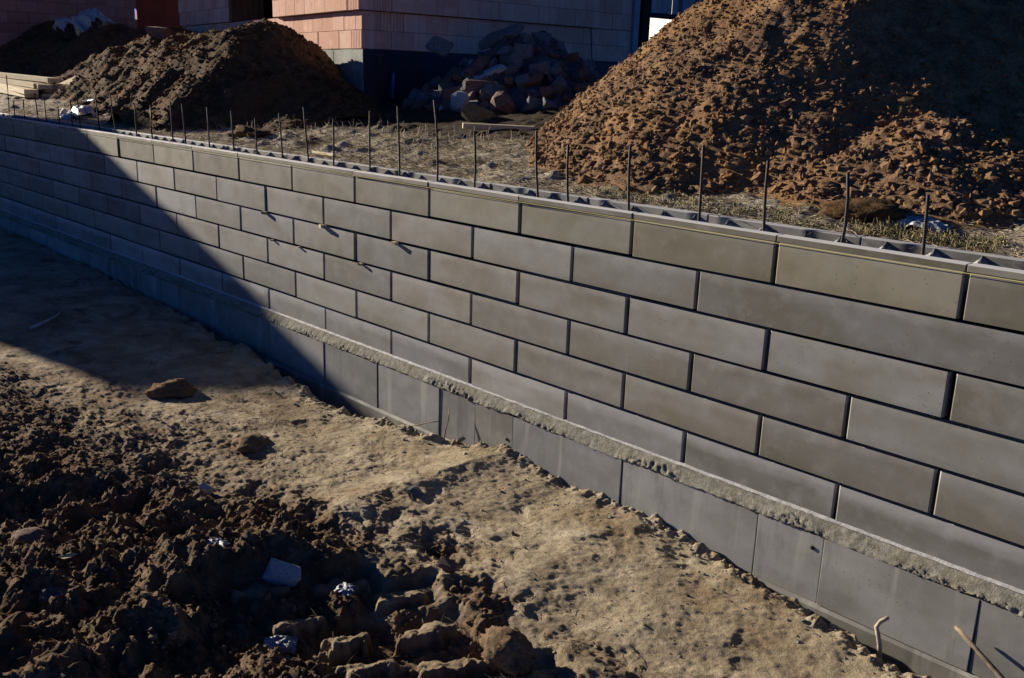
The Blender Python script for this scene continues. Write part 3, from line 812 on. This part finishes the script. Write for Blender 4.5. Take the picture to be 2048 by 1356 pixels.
# masonry above and behind the brick facing, roof slab, inner walls
solid("upper_wall", 'brick', CORN, DL, NL, -0.08, 8.3, -0.2, 0.085, ztop + 0.003, 5.2, bld, BO)
solid("upper_wall", 'brick', CORN, DR, NR, 0.21, 5.05, -0.2, 0.085, ztop + 0.003, 5.2, bld, BO)
solid("wall", 'dark', CORN, DL, NL, 0.3, 3.0, -0.40, -0.215, 0.2, 5.2, bld, BO)
solid("wall", 'dark', CORN, DL, NL, 5.35, 8.3, -0.40, -0.215, 0.2, 5.2, bld, BO)
solid("wall", 'dark', CORN, DR, NR, 0.41, 5.05, -0.40, -0.215, 0.2, 5.2, bld, BO)
solid("wall", 'dark', CORN, DL, NL, 0.3, 8.3, -5.3, -5.1, 0.2, 5.2, bld, BO)
solid("wall", 'dark', CORN, DL, NL, 8.1, 8.3, -5.05, -0.45, 0.2, 5.2, bld, BO)
solid("floor", 'dark', CORN, DL, NL, 0.45, 8.0, -5.0, -0.45, 1.3, 1.6, bld, BO)
solid("roof", 'plinth', CORN, DL, NL, -0.2, 8.4, -5.4, 0.2, 5.21, 5.4, bld, BO)
solid("window_reveal", 'wood_b', CORN, DL, NL, 5.18, 5.295, -0.6, 0.02, Z0 + 2 * h + 0.01, 3.2, bld, BO)
solid("window_reveal", 'wood_b', CORN, DL, NL, 3.055, 3.10, -0.6, 0.05, Z0 + 2 * h + 0.01, 3.2, bld, BO)
solid("window_lintel", 'plinth', CORN, DL, NL, 3.06, 5.29, -0.2, 0.02, 2.97, 3.3, bld, BO)
solid("plinth", 'plinth', CORN, DL, NL, 0.002, 8.3, -0.2, -0.012, 0.2, Z0 - 0.003, bld, BO)
solid("plinth_membrane", 'navy', CORN, DR, NR, 0.02, 5.05, -0.2, 0.004, 0.2, Z0 - 0.004, bld, BO)
for s in (0.95, 1.62, 2.3): solid("plinth_joint", 'dark', CORN, DL, NL, s, s + 0.012, -0.02, -0.009, 0.5, Z0 - 0.02, bld, BO, 0.001)
# blue conduit standing by the plinth
o = link("blue_pipe", tube("blue_pipe", [(0, 0, 0), (0.01, 0, 0.3), (0.03, 0.0, 0.62)], 0.03, 8), M['blue'], None, CORN + DR * 0.42 + NR * 0.12 + Vector((0, 0, 0.52)))
tag(o, "blue plastic pipe standing upright against the navy plinth", "pipe")
# lath leaning on the dark brick face
o = link("timber_lath", tube("timber_lath", [(0, 0, 0), (-0.05, 0.0, 0.9)], 0.009, 5), M['wood_d'], None, CORN + DR * 4.12 + NR * 0.15 + Vector((0, 0, 1.0)), (0.02, -0.05, 0))
tag(o, "thin dark lath leaning on the shaded brick face", "lath")

# porch beyond the dark brick face
por = empty("porch", CORN + DR * 5.1 + Vector((0, 0, 0.4)))
PO = CORN + DR * 5.1 + Vector((0, 0, 0.4))
tag(por, "open porch with grey posts and pale boards beside the brick building", "porch")
def vpost(name, mat, s, n, w, d, z0, z1): return solid(name, mat, CORN, DR, NR, s - w / 2, s + w / 2, n - d / 2, n + d / 2, z0, z1, por, PO)
vpost("post", 'post', 5.11, -0.0, 0.12, 0.12, 0.3, 4.6)
vpost("timber_post", 'wood_b', 5.36, -0.25, 0.12, 0.10, 0.3, 4.6)
vpost("post", 'post', 6.24, 0.0, 0.13, 0.10, 0.3, 4.6)
vpost("post", 'post', 6.62, 0.0, 0.13, 0.10, 0.3, 4.6)
for i in range(10):
    vpost("board", 'board', 5.86 + i * 0.125 + (0.0 if i < 4 else 0.02), -0.35, 0.118, 0.03, 2.03 if i < 5 else 1.7, 4.6)
solid("rail", 'wood_d', CORN, DR, NR, 5.6, 7.2, -0.33, -0.25, 1.975, 2.06, por, PO)
solid("side_wall", 'dark', CORN, DR, NR, 5.48, 5.66, -0.6, -0.2, 0.3, 4.6, por, PO)
solid("canopy", 'wood_d', CORN, DR, NR, 5.05, 7.2, -2.0, 0.3, 4.61, 4.75, por, PO)
# pale wall seen through the porch
bw = empty("garden_wall", (-22, 26, -2))
tag(bw, "white rendered wall glimpsed through the gap below the porch boards", "wall")
q = NT("white_render", 0.9, 0.2); q.color((0.80, 0.79, 0.77)); M['white'] = q.m
link("wall_panel", bevel_box("wall_panel", 14, 0.3, 8.0, 0.02), M['white'], bw, (0, 0, 3.0), (0, 0, math.radians(-35)))

# neighbouring mauve building, far left
nb = empty("mauve_building", (-27, 1.5, 0.3))
tag(nb, "dark mauve block building with a red panel at the far left", "building")
NO = Vector((-27, 1.5, 0)); NBO = Vector((-27, 1.5, 0.3))
for c in range(9):
    face_row(0.3, 5.6, 0.75 + c * 0.29, DR, NR, 0.0, 0.5, 0.29, 'brick_mauve', 0.25 * (c % 2), nb, NO, NBO, gap=0.006)
solid("upper_wall", 'brick_mauve', NO, DR, NR, 0.3, 5.6, -0.2, 0.0, 0.75 + 9 * 0.29 + .003, 5.4, nb, NBO)
solid("red_panel", 'red', NO, DR, NR, 5.61, 9.5, -0.2, -0.02, 0.5, 5.4, nb, NBO)
solid("end_wall", 'brick_mauve', NO, DR, NR, 0.0, 0.295, -4.0, -0.002, 0.0, 5.4, nb, NBO)
solid("panel_joint", 'dark', NO, DR, NR, 5.64, 9.4, -0.03, -0.016, 1.96, 1.975, nb, NBO, 0.001)
solid("roof", 'plinth', NO, DR, NR, -0.2, 9.6, -4.2, 0.1, 5.41, 5.6, nb, NBO)

# site shed left of the view whose shadow falls on the wall
sh = empty("site_shed", (-24.8, -3.4, -1.75))
tag(sh, "grey boarded site shed standing left of the wall, its shadow on the blocks", "shed")
y0, y1 = -5.22, -1.65
ztopf = lambda y: 3.60 + (y + 2.2) * 0.155
v = []
for x in (-25.6, -24.0):
    v += [(x + 24.8, y0 + 3.4, -0.2), (x + 24.8, y1 + 3.4, -0.2), (x + 24.8, y1 + 3.4, ztopf(y1) + 1.75), (x + 24.8, y0 + 3.4, ztopf(y0) + 1.75)]
link("shed_wall", mesh_py("shed_wall", v, [(0, 1, 2, 3), (7, 6, 5, 4), (0, 3, 7, 4), (1, 5, 6, 2), (3, 2, 6, 7), (0, 4, 5, 1)]), M['shed'], sh)
v = []
for x in (-25.7, -23.9):
    for zo in (0.004, 0.06):
        v += [(x + 24.8, y0 + 3.35, ztopf(y0) + 1.742 + zo), (x + 24.8, y1 + 3.45, ztopf(y1) + 1.758 + zo)]
link("shed_roof", mesh_py("shed_roof", v, [(0, 1, 3, 2), (4, 6, 7, 5), (0, 4, 5, 1), (2, 3, 7, 6), (0, 2, 6, 4), (1, 5, 7, 3)]), M['wood_d'], sh)

# ------------------------------------------------------------------ rubble heap
def rock_mesh(name, seed, box=True, rough=0.12):
    r = np.random.default_rng(seed)
    n_ = 28
    k_ = np.arange(n_) + 0.5
    ph = np.arccos(1 - 2 * k_ / n_); th = math.pi * (1 + 5 ** 0.5) * k_
    v = np.stack([np.cos(th) * np.sin(ph), np.sin(th) * np.sin(ph), np.cos(ph)], 1)
    if box: v = np.sign(v) * np.abs(v) ** 0.22
    v = v + r.normal(0, rough * 0.75, v.shape)
    for _ in range(2):
        cut = r.normal(0, 1, 3); cut /= np.linalg.norm(cut)
        d = v @ cut; v = v - np.maximum(d - (0.95 if box else 0.8), 0)[:, None] * cut
    import bmesh
    bm = bmesh.new()
    for p in v: bm.verts.new(p)
    bmesh.ops.convex_hull(bm, input=bm.verts[:])
    for q_ in [x for x in bm.verts if not x.link_faces]: bm.verts.remove(q_)
    me = bpy.data.meshes.new(name); bm.to_mesh(me); bm.free()
    return me
RC = Vector((-8.2, 5.05, 0))
def rub_z(x, y):
    r_ = math.hypot((x - RC.x) / 1.12, y - RC.y)
    return max(bz(x, y), 1.40 - 0.70 * (math.sqrt(r_ * r_ + 0.04) - 0.2))
X, Y = np.meshgrid(np.arange(-9.74, -6.0, 0.035), np.arange(3.0, 6.8, 0.035), indexing='ij')
rr = np.sqrt(((X - RC.x) / 1.12) ** 2 + (Y - RC.y) ** 2)
w, wi = worley(X * 8, Y * 8, 91)
Zr = 1.33 - 0.70 * (np.sqrt(rr * rr + 0.04) - 0.2) + 0.08 * fbm(X * 3, Y * 3, 3, 92) + 0.07 * np.clip(1 - 1.4 * w, 0, 1)
Zr = np.maximum(Zr, back_height(X, Y) - 0.1)
o = link("rubble_heap", grid_mesh("rubble_heap", None, None, Zr, None, X, Y), M['r_dark'])
tag(o, "dark heap of fine rubble beneath the broken bricks before the shaded wall", "rubble heap")
kinds = [('broken_brick', 'r_red', "reddish broken brick", "broken brick", (0.13, 0.075, 0.06)),
         ('concrete_chunk', 'r_grey', "grey broken concrete lump", "concrete chunk", (0.10, 0.085, 0.07)),
         ('dark_rubble_chunk', 'r_dark', "dark angular chunk", "rubble chunk", (0.11, 0.08, 0.06)),
         ('pale_stone', 'r_pale', "pale whitish stone", "stone", (0.07, 0.055, 0.05))]
RM = {k[0]: [rock_mesh(k[0], 300 + 10 * i + j, True, 0.10 if i == 0 else 0.2) for j in range(4)] for i, k in enumerate(kinds)}
rr_ = random.Random(5)
ncnt = 0
while ncnt < 210:
    a = rr_.uniform(-math.pi, math.pi); ra = 1.65 * math.sqrt(rr_.random())
    x = RC.x + ra * math.cos(a) * 1.12; y = RC.y + ra * math.sin(a)
    if x < -9.5: continue
    if (x - RC.x) * 0.72 - (y - RC.y) * 0.69 < -0.5: continue
    k = rr_.choices(kinds, (0.27, 0.33, 0.34, 0.06))[0]
    s = rr_.uniform(0.5, 1.2)
    o = link(k[0], RM[k[0]][rr_.randrange(4)], M[k[1]], None, (x, y, rub_z(x, y) + 0.02 * s), (rr_.uniform(-.8, .8), rr_.uniform(-.8, .8), rr_.uniform(0, 6.28)), tuple(d * s * rr_.uniform(.8, 1.2) for d in k[4]))
    u_ = (x - RC.x) * 0.68 + (y - RC.y) * 0.73; zone = "top" if ra < 0.5 else ("left flank" if u_ < -0.45 else ("right flank" if u_ > 0.45 else "front foot"))
    size = "small" if s < 0.95 else "larger"
    tag(o, "%s %s on the %s of the rubble heap" % (size, k[2], zone), k[3], "%s %ss on the %s of the rubble heap" % (size, k[2], zone))
    ncnt += 1
def chunk(name, mat, loc, rot, sc, label, cat, seed=1, box=True, rough=0.1, group=None):
    o = link(name, rock_mesh(name, seed, box, rough), M[mat], None, loc, rot, sc)
    tag(o, label, cat, group); return o
chunk("concrete_slab", 'r_grey', (-8.80, 3.95, 1.24), (0.9, 0.35, 0.5), (0.17, 0.12, 0.03), "blue-grey slab tilted on the left top of the rubble heap", "slab", 401, True, 0.05)
chunk("concrete_slab", 'r_grey', (-8.5, 4.8, 1.40), (0.5, -0.3, 0.3), (0.32, 0.16, 0.06), "long dark grey slab lying across the top of the rubble heap", "slab", 402, True, 0.08)
chunk("concrete_slab", 'r_pale', (-7.95, 4.1, 0.90), (0.3, -0.45, 0.6), (0.24, 0.13, 0.04), "pale curved slab in the lit left side of the rubble heap", "slab", 403, True, 0.08)
chunk("broken_brick", 'r_red', (-7.8, 3.86, 0.72), (0.1, 0.05, 0.7), (0.22, 0.1, 0.09), "large whole reddish brick halfway up the rubble heap's left side", "broken brick", 404, True, 0.05)
chunk("pale_stone", 'r_pale', (-7.75, 3.45, 0.54), (0.3, 0.5, 0.2), (0.14, 0.12, 0.17), "large pale bluish stone low at the left foot of the rubble heap", "stone", 405, False, 0.15)
chunk("ochre_stone", 'r_ochre', (-6.95, 3.05, 0.40), (0.1, 0.2, 0.9), (0.22, 0.13, 0.12), "ochre stone at the foot of the rubble heap above the timber", "stone", 406, False, 0.15)
chunk("pink_stone", 'r_red', (-7.2, 3.66, 0.52), (0.5, 0.2, 0.4), (0.17, 0.15, 0.17), "big pinkish stone at the foot of the rubble heap's middle", "stone", 407, False, 0.12)
# timber lying before the rubble
o = link("timber_plank", bevel_box("timber_plank", 0.78, 0.09, 0.06, 0.004), M['wood'], None, (-6.03, 2.55, 0.315), (0.03, 0.02, 0.95))
tag(o, "short pale timber batten lying at the foot of the rubble and brown heap", "timber")

# ------------------------------------------------------------------ planks on the left
def plank(x, y, z, L, w, t, rz, ry=0.0, rx=0.0, mat='wood', label=None, name="plank", group="pale planks stacked before the dark soil heap", cat="plank"):
    me = bevel_box(name, L, w, t, 0.003)
    o = link(name, me, M[mat], None, (x, y, z), (rx, ry, rz))
    tag(o, label, cat, group); return o
pz = bz(-18.6, 1.9)
a = math.radians(-3.5)
PL = ["bottom plank of the pale timber stack, nearest the wall", "bottom plank of the pale timber stack, farther from the wall", "second-layer plank of the pale timber stack, on its near side", "second-layer plank of the pale timber stack, on its far side",
      "third-layer plank of the pale timber stack, on its near side", "third-layer plank of the pale timber stack, on its far side", "topmost single plank of the pale timber stack"]
for i, (dx, dy, dz) in enumerate([(0, 0, 0.10), (0.1, 0.27, 0.10), (0.2, 0.02, 0.195), (-0.1, 0.30, 0.195), (-0.05, 0.06, 0.29), (0.15, 0.33, 0.29), (0.0, 0.18, 0.385)]):
    plank(-20.9 + dx, 1.78 + dy, pz + dz - 0.02, 5.2, 0.25, 0.088, a + (0.0, 0.012, -0.03, 0.035, 0.05, -0.045, 0.10)[i], 0.02 + 0.006 * (i % 3), 0.0, 'wood', PL[i])
for i, (x, y, dz, L, w, rz, ry, lab) in enumerate([
    (-18.6, 2.40, 0.16, 0.95, 0.24, -0.9, 0.25, "broken pale board leaning beside the end of the plank stack"),
    (-18.3, 2.65, 0.28, 0.9, 0.30, -1.05, 0.42, "wider broken pale board leaning steeply beside the plank stack"),
    (-17.2, 2.85, 0.40, 0.85, 0.26, -0.25, 0.05, "short pale board lying flat on the heap's slope right of the stack"),
    (-17.9, 3.0, 0.62, 0.5, 0.14, 0.7, -0.4, "small whitish board end sticking up behind the broken boards"),
    (-17.6, 2.5, 0.25, 0.35, 0.18, 0.3, 0.1, "small white board scrap between the broken boards")]):
    plank(x, y, bz(x, y) + dz, L, w, 0.035, rz, ry, 0.15, 'wood', lab, "broken_board", "broken boards beside the plank stack", "board")
plank(-15.6, 2.55, bz(-15.6, 2.55) + 0.36, 1.6, 0.16, 0.05, 0.75, -0.42, 0.2, 'wood_d', "dark weathered beam leaning up the heap beside the broken boards", "dark_beam", None, "beam")
o = link("thin_batten", tube("thin_batten", [(0, 0, 0), (-0.4, 0.1, 0.28)], 0.02, 5), M['wood_w'], None, (-15.0, 2.9, bz(-15.0, 2.9) + 0.62))
tag(o, "thin brown batten end poking up beyond the dark beam", "batten")

# plastic foil sheets
def foil(name, x, y, z, sx, sy, amp, seed, mat, label, rot=0.0, tilt=0.0, cat="plastic sheet"):
    X, Y = np.meshgrid(np.linspace(-1, 1, 34), np.linspace(-1, 1, 26), indexing='ij')
    Zf = amp * 0.7 * (ridged(X * 1.1, Y * 1.1, 2, seed, 0.4) - 0.7) + amp * 0.18 * fbm(X * 3, Y * 3, 2, seed + 1) - amp * 1.2 * np.clip(X * X + Y * Y - 0.6, 0, 2)
    Xf = X * sx * (1 + 0.12 * fbm(Y * 2, X * 0, 3, seed + 2)); Yf = Y * sy * (1 + 0.15 * fbm(X * 2, Y * 0, 3, seed + 3))
    o = link(name, grid_mesh(name, None, None, Zf, None, Xf, Yf), M[mat], None, (x, y, z), (tilt, 0, rot))
    tag(o, label, cat); return o
foil("plastic_sheet", -22.6, 4.35, 1.98, 0.75, 0.35, 0.30, 501, 'foil', "crumpled translucent white plastic sheet on top of the left soil heap", -0.1, 0.5)
foil("plastic_sheet", -24.5, 4.4, 1.95, 0.28, 0.2, 0.14, 502, 'foil', "small scrap of white plastic left of the sheet on the heap", 0.2, 0.4)
foil("plastic_sheet", -14.0, 0.95, 0.17, 0.55, 0.26, 0.13, 503, 'foil', "crumpled white plastic lying behind the shaded end of the wall", -0.25, 0.15)
foil("plastic_sheet", -14.7, 1.75, 0.33, 0.9, 0.30, 0.05, 505, 'bfoil', "grey-blue plastic sheet spread on the ground below the broken boards", -0.1, 0.1)
foil("plastic_sheet", -0.62, 0.86, 0.10, 0.16, 0.08, 0.035, 506, 'foil', "clear plastic scrap on the ground behind the wall's right end", -0.1, 0.1)
chunk("clay_tile", 'r_red', (-13.15, 2.02, 0.66), (0.35, 0.1, 0.3), (0.19, 0.11, 0.03), "pinkish tile fragment lying on the front slope of the dark heap", "tile", 410, True, 0.06)
chunk("broken_brick", 'r_red', (-15.6, 3.0, 1.45), (0.1, 0.1, 0.4), (0.22, 0.12, 0.1), "single brick lying on the crest of the dark heap by the building", "broken brick", 411, True, 0.06)


plank(-6.45, 0.62, bz(-6.45, .62) + 0.03, 0.42, 0.03, 0.025, -0.05, 0, 0, 'wood', "short pinkish stick lying behind the wall beside the rods", "stick", None, "stick")

# ------------------------------------------------------------------ straw, stalks and weeds
def strands(name, n, fx, fy, fz, lmin, lmax, rad, mat, seed, lift=0.12, vert=False):
    r = np.random.default_rng(seed)
    x = fx(r, n); y = fy(r, n, x); z = fz(x, y)
    L = r.uniform(lmin, lmax, n); a = r.uniform(0, 6.28, n)
    e = r.uniform(0.6, 1.5, n) if vert else r.normal(0.05, lift, n)
    d = np.stack([np.cos(a) * np.cos(e), np.sin(a) * np.cos(e), np.sin(e)], 1)
    P0 = np.stack([x, y, z + 0.004], 1)
    P1 = P0 + d * (L / 2)[:, None] + np.array([0, 0, 1.0]) * (L * 0.06)[:, None]
    P2 = P0 + d * L[:, None]
    if vert: P2[:, 2] -= L * 0.15
    sd = np.cross(d, np.array([0.3, 0.2, 0.9])); sd /= np.linalg.norm(sd, axis=1)[:, None]
    up = np.cross(sd, d)
    tri = [sd * rad, (-0.5 * sd + 0.87 * up) * rad, (-0.5 * sd - 0.87 * up) * rad]
    V = np.stack([P0 + t for t in tri] + [P1 + t for t in tri] + [P2 + t * 0.5 for t in tri], 1)
    f = []
    for s in (0, 3):
        for k in range(3):
            f.append((s + k, s + (k + 1) % 3, s + 3 + (k + 1) % 3, s + 3 + k))
    F = (np.array(f)[None] + (np.arange(n) * 9)[:, None, None]).reshape(-1, 4)
    o = link(name, mesh_np(name, V.reshape(-1, 3), F, True), M[mat])
    o["kind"] = 'stuff'; return o
bzv = lambda x, y: back_height(x, y)
strands("straw", 13000, lambda r, n: -17 + 17.6 * r.random(n) ** 0.75, lambda r, n, x: 0.46 + 1.5 * r.random(n) ** 1.5, bzv, 0.04, 0.16, 0.0020, 'straw', 601)
tag(bpy.data.objects["straw"], "pale dry straw scattered on the ground behind the wall", "straw")
o = strands("dry_stalks", 420, lambda r, n: -11 + 6 * r.random(n), lambda r, n, x: 1.1 + 1.2 * r.random(n), bzv, 0.05, 0.16, 0.0022, 'straw', 602, vert=True)
tag(o, "dry stalks standing on the ground before the dark heap", "dry stalks")
o = strands("weeds", 900, lambda r, n: np.concatenate([-0.3 - 2.6 * r.random(n // 2), -0.1 - 0.8 * r.random(n - n // 2)]), lambda r, n, x: 0.55 + 0.25 * r.random(n), bzv, 0.02, 0.07, 0.003, 'weed', 603, vert=True)
tag(o, "low yellow-green weeds along the rear edge of the wall", "weeds")

# ------------------------------------------------------------------ clods, pebbles and litter in the foreground
r = np.random.default_rng(44)
n = 30000
x = -7.5 + 8.2 * r.random(n); d = np.interp(x, MX, MD) - 0.15 + 2.4 * r.random(n) ** 1.1
y = -d
z, mm = front_height(x[:, None], y[:, None]); z = z[:, 0]; mm = mm[:, 0]
keep = (mm > 0.55 + 0.35 * r.random(n)) & (y > -4.2)
P = np.stack([x, y, z], 1)[keep]
o = clods("mud_clods", P, np.clip(r.lognormal(-5.15, 0.6, len(P)), 0.0025, 0.028), M['soil_clod'], 0.75, None, 45)
tag(o, "crumbly brown mud clods strewn over the rutted ground", "mud clods")
n = 1500
x = -7 + 8 * r.random(n); d = 0.1 + 1.9 * r.random(n); y = -d
z, mm = front_height(x[:, None], y[:, None])
keep = mm[:, 0] < 0.6
P = np.stack([x, y, z[:, 0]], 1)[keep]
o = clods("crumbs", P, np.clip(r.lognormal(-5.5, 0.6, len(P)), 0.002, 0.018), M['crumb'], 0.6, None, 46)
tag(o, "small soil crumbs scattered on the smooth tan clay", "soil crumbs")
n = 420
x = -5.5 + 6.2 * r.random(n); y = -(np.interp(x, EX, EY) + 0.03 + 0.35 * r.random(n) ** 2.2)
z, mm = front_height(x[:, None], y[:, None])
o = clods("mortar_droppings", np.stack([x, y, z[:, 0]], 1), np.clip(r.lognormal(-4.9, 0.5, n), 0.003, 0.022), M['mortar'], 0.6, None, 47)
tag(o, "grey mortar droppings on the clay along the footing", "mortar droppings")
fz = lambda x, y: front_height(x[:, None], y[:, None])[0][:, 0]
o = strands("root_fibres", 1500, lambda r, n: -5.5 + 6 * r.random(n), lambda r, n, x: -(np.interp(x, MX, MD) - 0.3 + 1.6 * r.random(n)), fz, 0.02, 0.10, 0.0014, 'twig', 604)
tag(o, "thin root fibres and bits of straw in the mud", "root fibres")

def lump_mesh(name, seed, sub=4):
    import bmesh
    from mathutils import noise as mn
    bm = bmesh.new(); bmesh.ops.create_icosphere(bm, subdivisions=sub, radius=1.0)
    off = Vector((seed * 1.7, seed * 0.9, seed * 2.3))
    for v_ in bm.verts:
        p = v_.co.copy()
        dd = 0.45 * mn.noise(p * 1.4 + off) + 0.30 * (0.5 - abs(mn.noise(p * 3.2 + off))) + 0.18 * mn.noise(p * 7 + off) + 0.10 * mn.noise(p * 15 + off)
        v_.co = p * (1 + dd)
    me = bpy.data.meshes.new(name); bm.to_mesh(me); bm.free()
    me.polygons.foreach_set("use_smooth", [True] * len(me.polygons)); return me
def mud_lump(x, y, sc, label, seed):
    o = link("mud_lump", lump_mesh("mud_lump", seed), M['soil_clod'], None, (x, y, gz(x, y) + 0.1 * sc[2]), (0, 0, 0.4 * seed), sc)
    tag(o, label, "mud lump")
def fstone(name, mat, x, y, sc, label, cat, seed, rot=(0.2, 0.1, 0.5), box=False, lift=0.0, rough=0.18):
    return chunk(name, mat, (x, y, gz(x, y) + lift), rot, sc, label, cat, seed, box, rough)
for x_, y_, sc_, lab_, sd_ in ((-0.95, 0.86, (0.21, 0.12, 0.09), "dark earth clod at the foot of the brown heap behind the wall's right end", 21),
                               (-8.6, 0.98, (0.26, 0.10, 0.085), "low dark earth clod on the straw ground behind the wall's middle rods", 23)):
    tag(link("earth_clod", lump_mesh("earth_clod", sd_), M['soil_dark'], None, (x_, y_, bz(x_, y_) + 0.02), (0, 0, 0.3), sc_), lab_, "earth clod")
fstone("white_stone", 'r_pale', -2.50, -2.16, (0.085, 0.06, 0.055), "largest whitish stone half sunk in the foreground mud", "stone", 701, (0.45, 0.15, 0.7), True, 0.055, 0.22)
fstone("pink_chip", 'r_red', -1.95, -1.47, (0.05, 0.03, 0.025), "pinkish brick chip at the edge between mud and smooth clay", "chip", 702, (0.2, 0.3, 0.5), True, 0.02)
fstone("flat_stone", 'r_grey', -2.83, -1.02, (0.055, 0.04, 0.025), "grey stone standing proud of the smooth tan clay", "stone", 703, (0.2, 0.3, 0.5), False, 0.015)
for nm_, mt_, x_, y_, sc_, lab_, sd_ in (("grey_stone", 'r_dark', -3.05, -3.18, (0.065, 0.055, 0.035), "dull grey stone in the dark mud near the left bottom corner", 31),
                                         ("pink_stone", 'r_red', -3.83, -3.05, (0.085, 0.06, 0.035), "dusky pink stone at the left edge of the mud", 33)):
    tag(link(nm_, lump_mesh(nm_, sd_, 3), M[mt_], None, (x_, y_, gz(x_, y_) + 0.012), (0.2, 0.1, 0.7), sc_), lab_, "stone")
fstone("pale_chip", 'r_pale', -3.84, -1.97, (0.045, 0.02, 0.035), "upright pale chip stuck in the brown mud left of the tan clay", "chip", 706, (0.6, 0.3, 0.5), True, 0.03)
fstone("pale_chip", 'r_ochre', -4.2, -2.08, (0.05, 0.02, 0.012), "flat ochre chip lying on the mud in the left foreground", "chip", 707, (0.1, 0.3, 0.9), True, 0.02)
mud_lump(-5.82, -1.31, (0.20, 0.15, 0.075), "dark crumbly mud lump alone at the edge of the shaded clay", 3)
mud_lump(-4.42, -1.34, (0.16, 0.13, 0.06), "flat brown mud lump on the lit clay left of centre", 5)
mud_lump(-1.20, -1.72, (0.13, 0.10, 0.09), "upright mud clod at the right end of the tread marks", 8)
fstone("orange_chip", 'r_red', -3.35, -2.38, (0.025, 0.018, 0.03), "tiny orange brick chip in the dark left mud", "chip", 710, (0, 0, 0.4), True, 0.02)
foil("plastic_scrap", -2.83, -2.40, gz(-2.83, -2.40) + 0.03, 0.07, 0.05, 0.012, 720, 'bfoil', "blue plastic scrap in the dark mud hollow left of the white stone", 0.4, 0.2, "plastic scrap")
foil("plastic_scrap", -2.02, -2.47, gz(-2.02, -2.47) + 0.05, 0.08, 0.05, 0.014, 721, 'bfoil', "crumpled dark blue foil by the tread marks at the bottom edge", 0.9, 0.3, "plastic scrap")
foil("plastic_scrap", -2.15, -2.0, gz(-2.15, -2.0) + 0.03, 0.055, 0.04, 0.010, 722, 'bfoil', "blue-grey foil scrap behind the tread marks right of the white stone", 0.2, 0.2, "plastic scrap")
shd = tube("plastic_strip", [(0, 0, 0.02), (-0.12, 0.16, 0.03), (-0.30, 0.34, 0.035), (-0.55, 0.50, 0.03)], 0.022, 6, 0.3)
tag(link("plastic_strip", shd, M['foil'], None, (-8.45, -1.62, gz(-8.45, -1.62))), "curved bluish white plastic strip on the shaded clay", "plastic strip")
lf = mesh_py("leaf", [(-0.05, 0, 0), (-0.02, 0.013, 0.006), (0.025, 0.012, 0.008), (0.055, 0, 0.004), (0.025, -0.012, 0.0), (-0.02, -0.013, 0.0)], [(0, 5, 4, 3), (0, 3, 2, 1)])
tag(link("leaf", lf, M['leaf'], None, (-3.36, -3.0, gz(-3.36, -3.0) + 0.035), (0.3, -0.2, 0.9)), "yellowish dry leaf lying on the dark mud at left", "leaf")
# root and branch at the foot of the wall
rt = tube("pale_root", [(0.0, 0.02, -0.12), (-0.005, 0.0, 0.0), (-0.02, 0.0, 0.05), (-0.035, 0.005, 0.085), (-0.02, 0.01, 0.12), (0.012, 0.012, 0.155)], 0.013, 7, 0.8)
tag(link("pale_root", rt, M['root'], None, (-0.03, -0.27, -1.86)), "bent pale root sticking up from the clay before the footing", "root")
br = tube("branch", [(-0.22, 0.03, 0.10), (-0.10, 0.0, 0.045), (0.02, -0.02, -0.02), (0.2, -0.06, -0.12), (0.5, -0.1, -0.24)], 0.010, 7, 1.7)
tag(link("branch", br, M['twig'], None, (0.47, -0.15, -1.78)), "broken brown branch leaning on the footing at the bottom right corner", "branch")
for k, (x, y, pts, lab) in enumerate([
    (-3.62, -0.14, [(0, 0, -0.05), (0.03, 0.0, 0.08), (0.05, 0.01, 0.16), (0.04, 0.02, 0.24)], "upright thin twig curved against the footing left of centre"),
    (-4.0, -0.14, [(-0.1, 0, -0.05), (0.05, 0.0, 0.0), (0.18, 0.01, 0.06), (0.30, 0.02, 0.10)], "thin twig lying low across the footing beside the shadow's tip")]):
    tag(link("twig", tube("twig", pts, 0.006, 5, 0.6), M['twig'], None, (x, y, -1.87)), lab, "twig", "twigs against the footing")
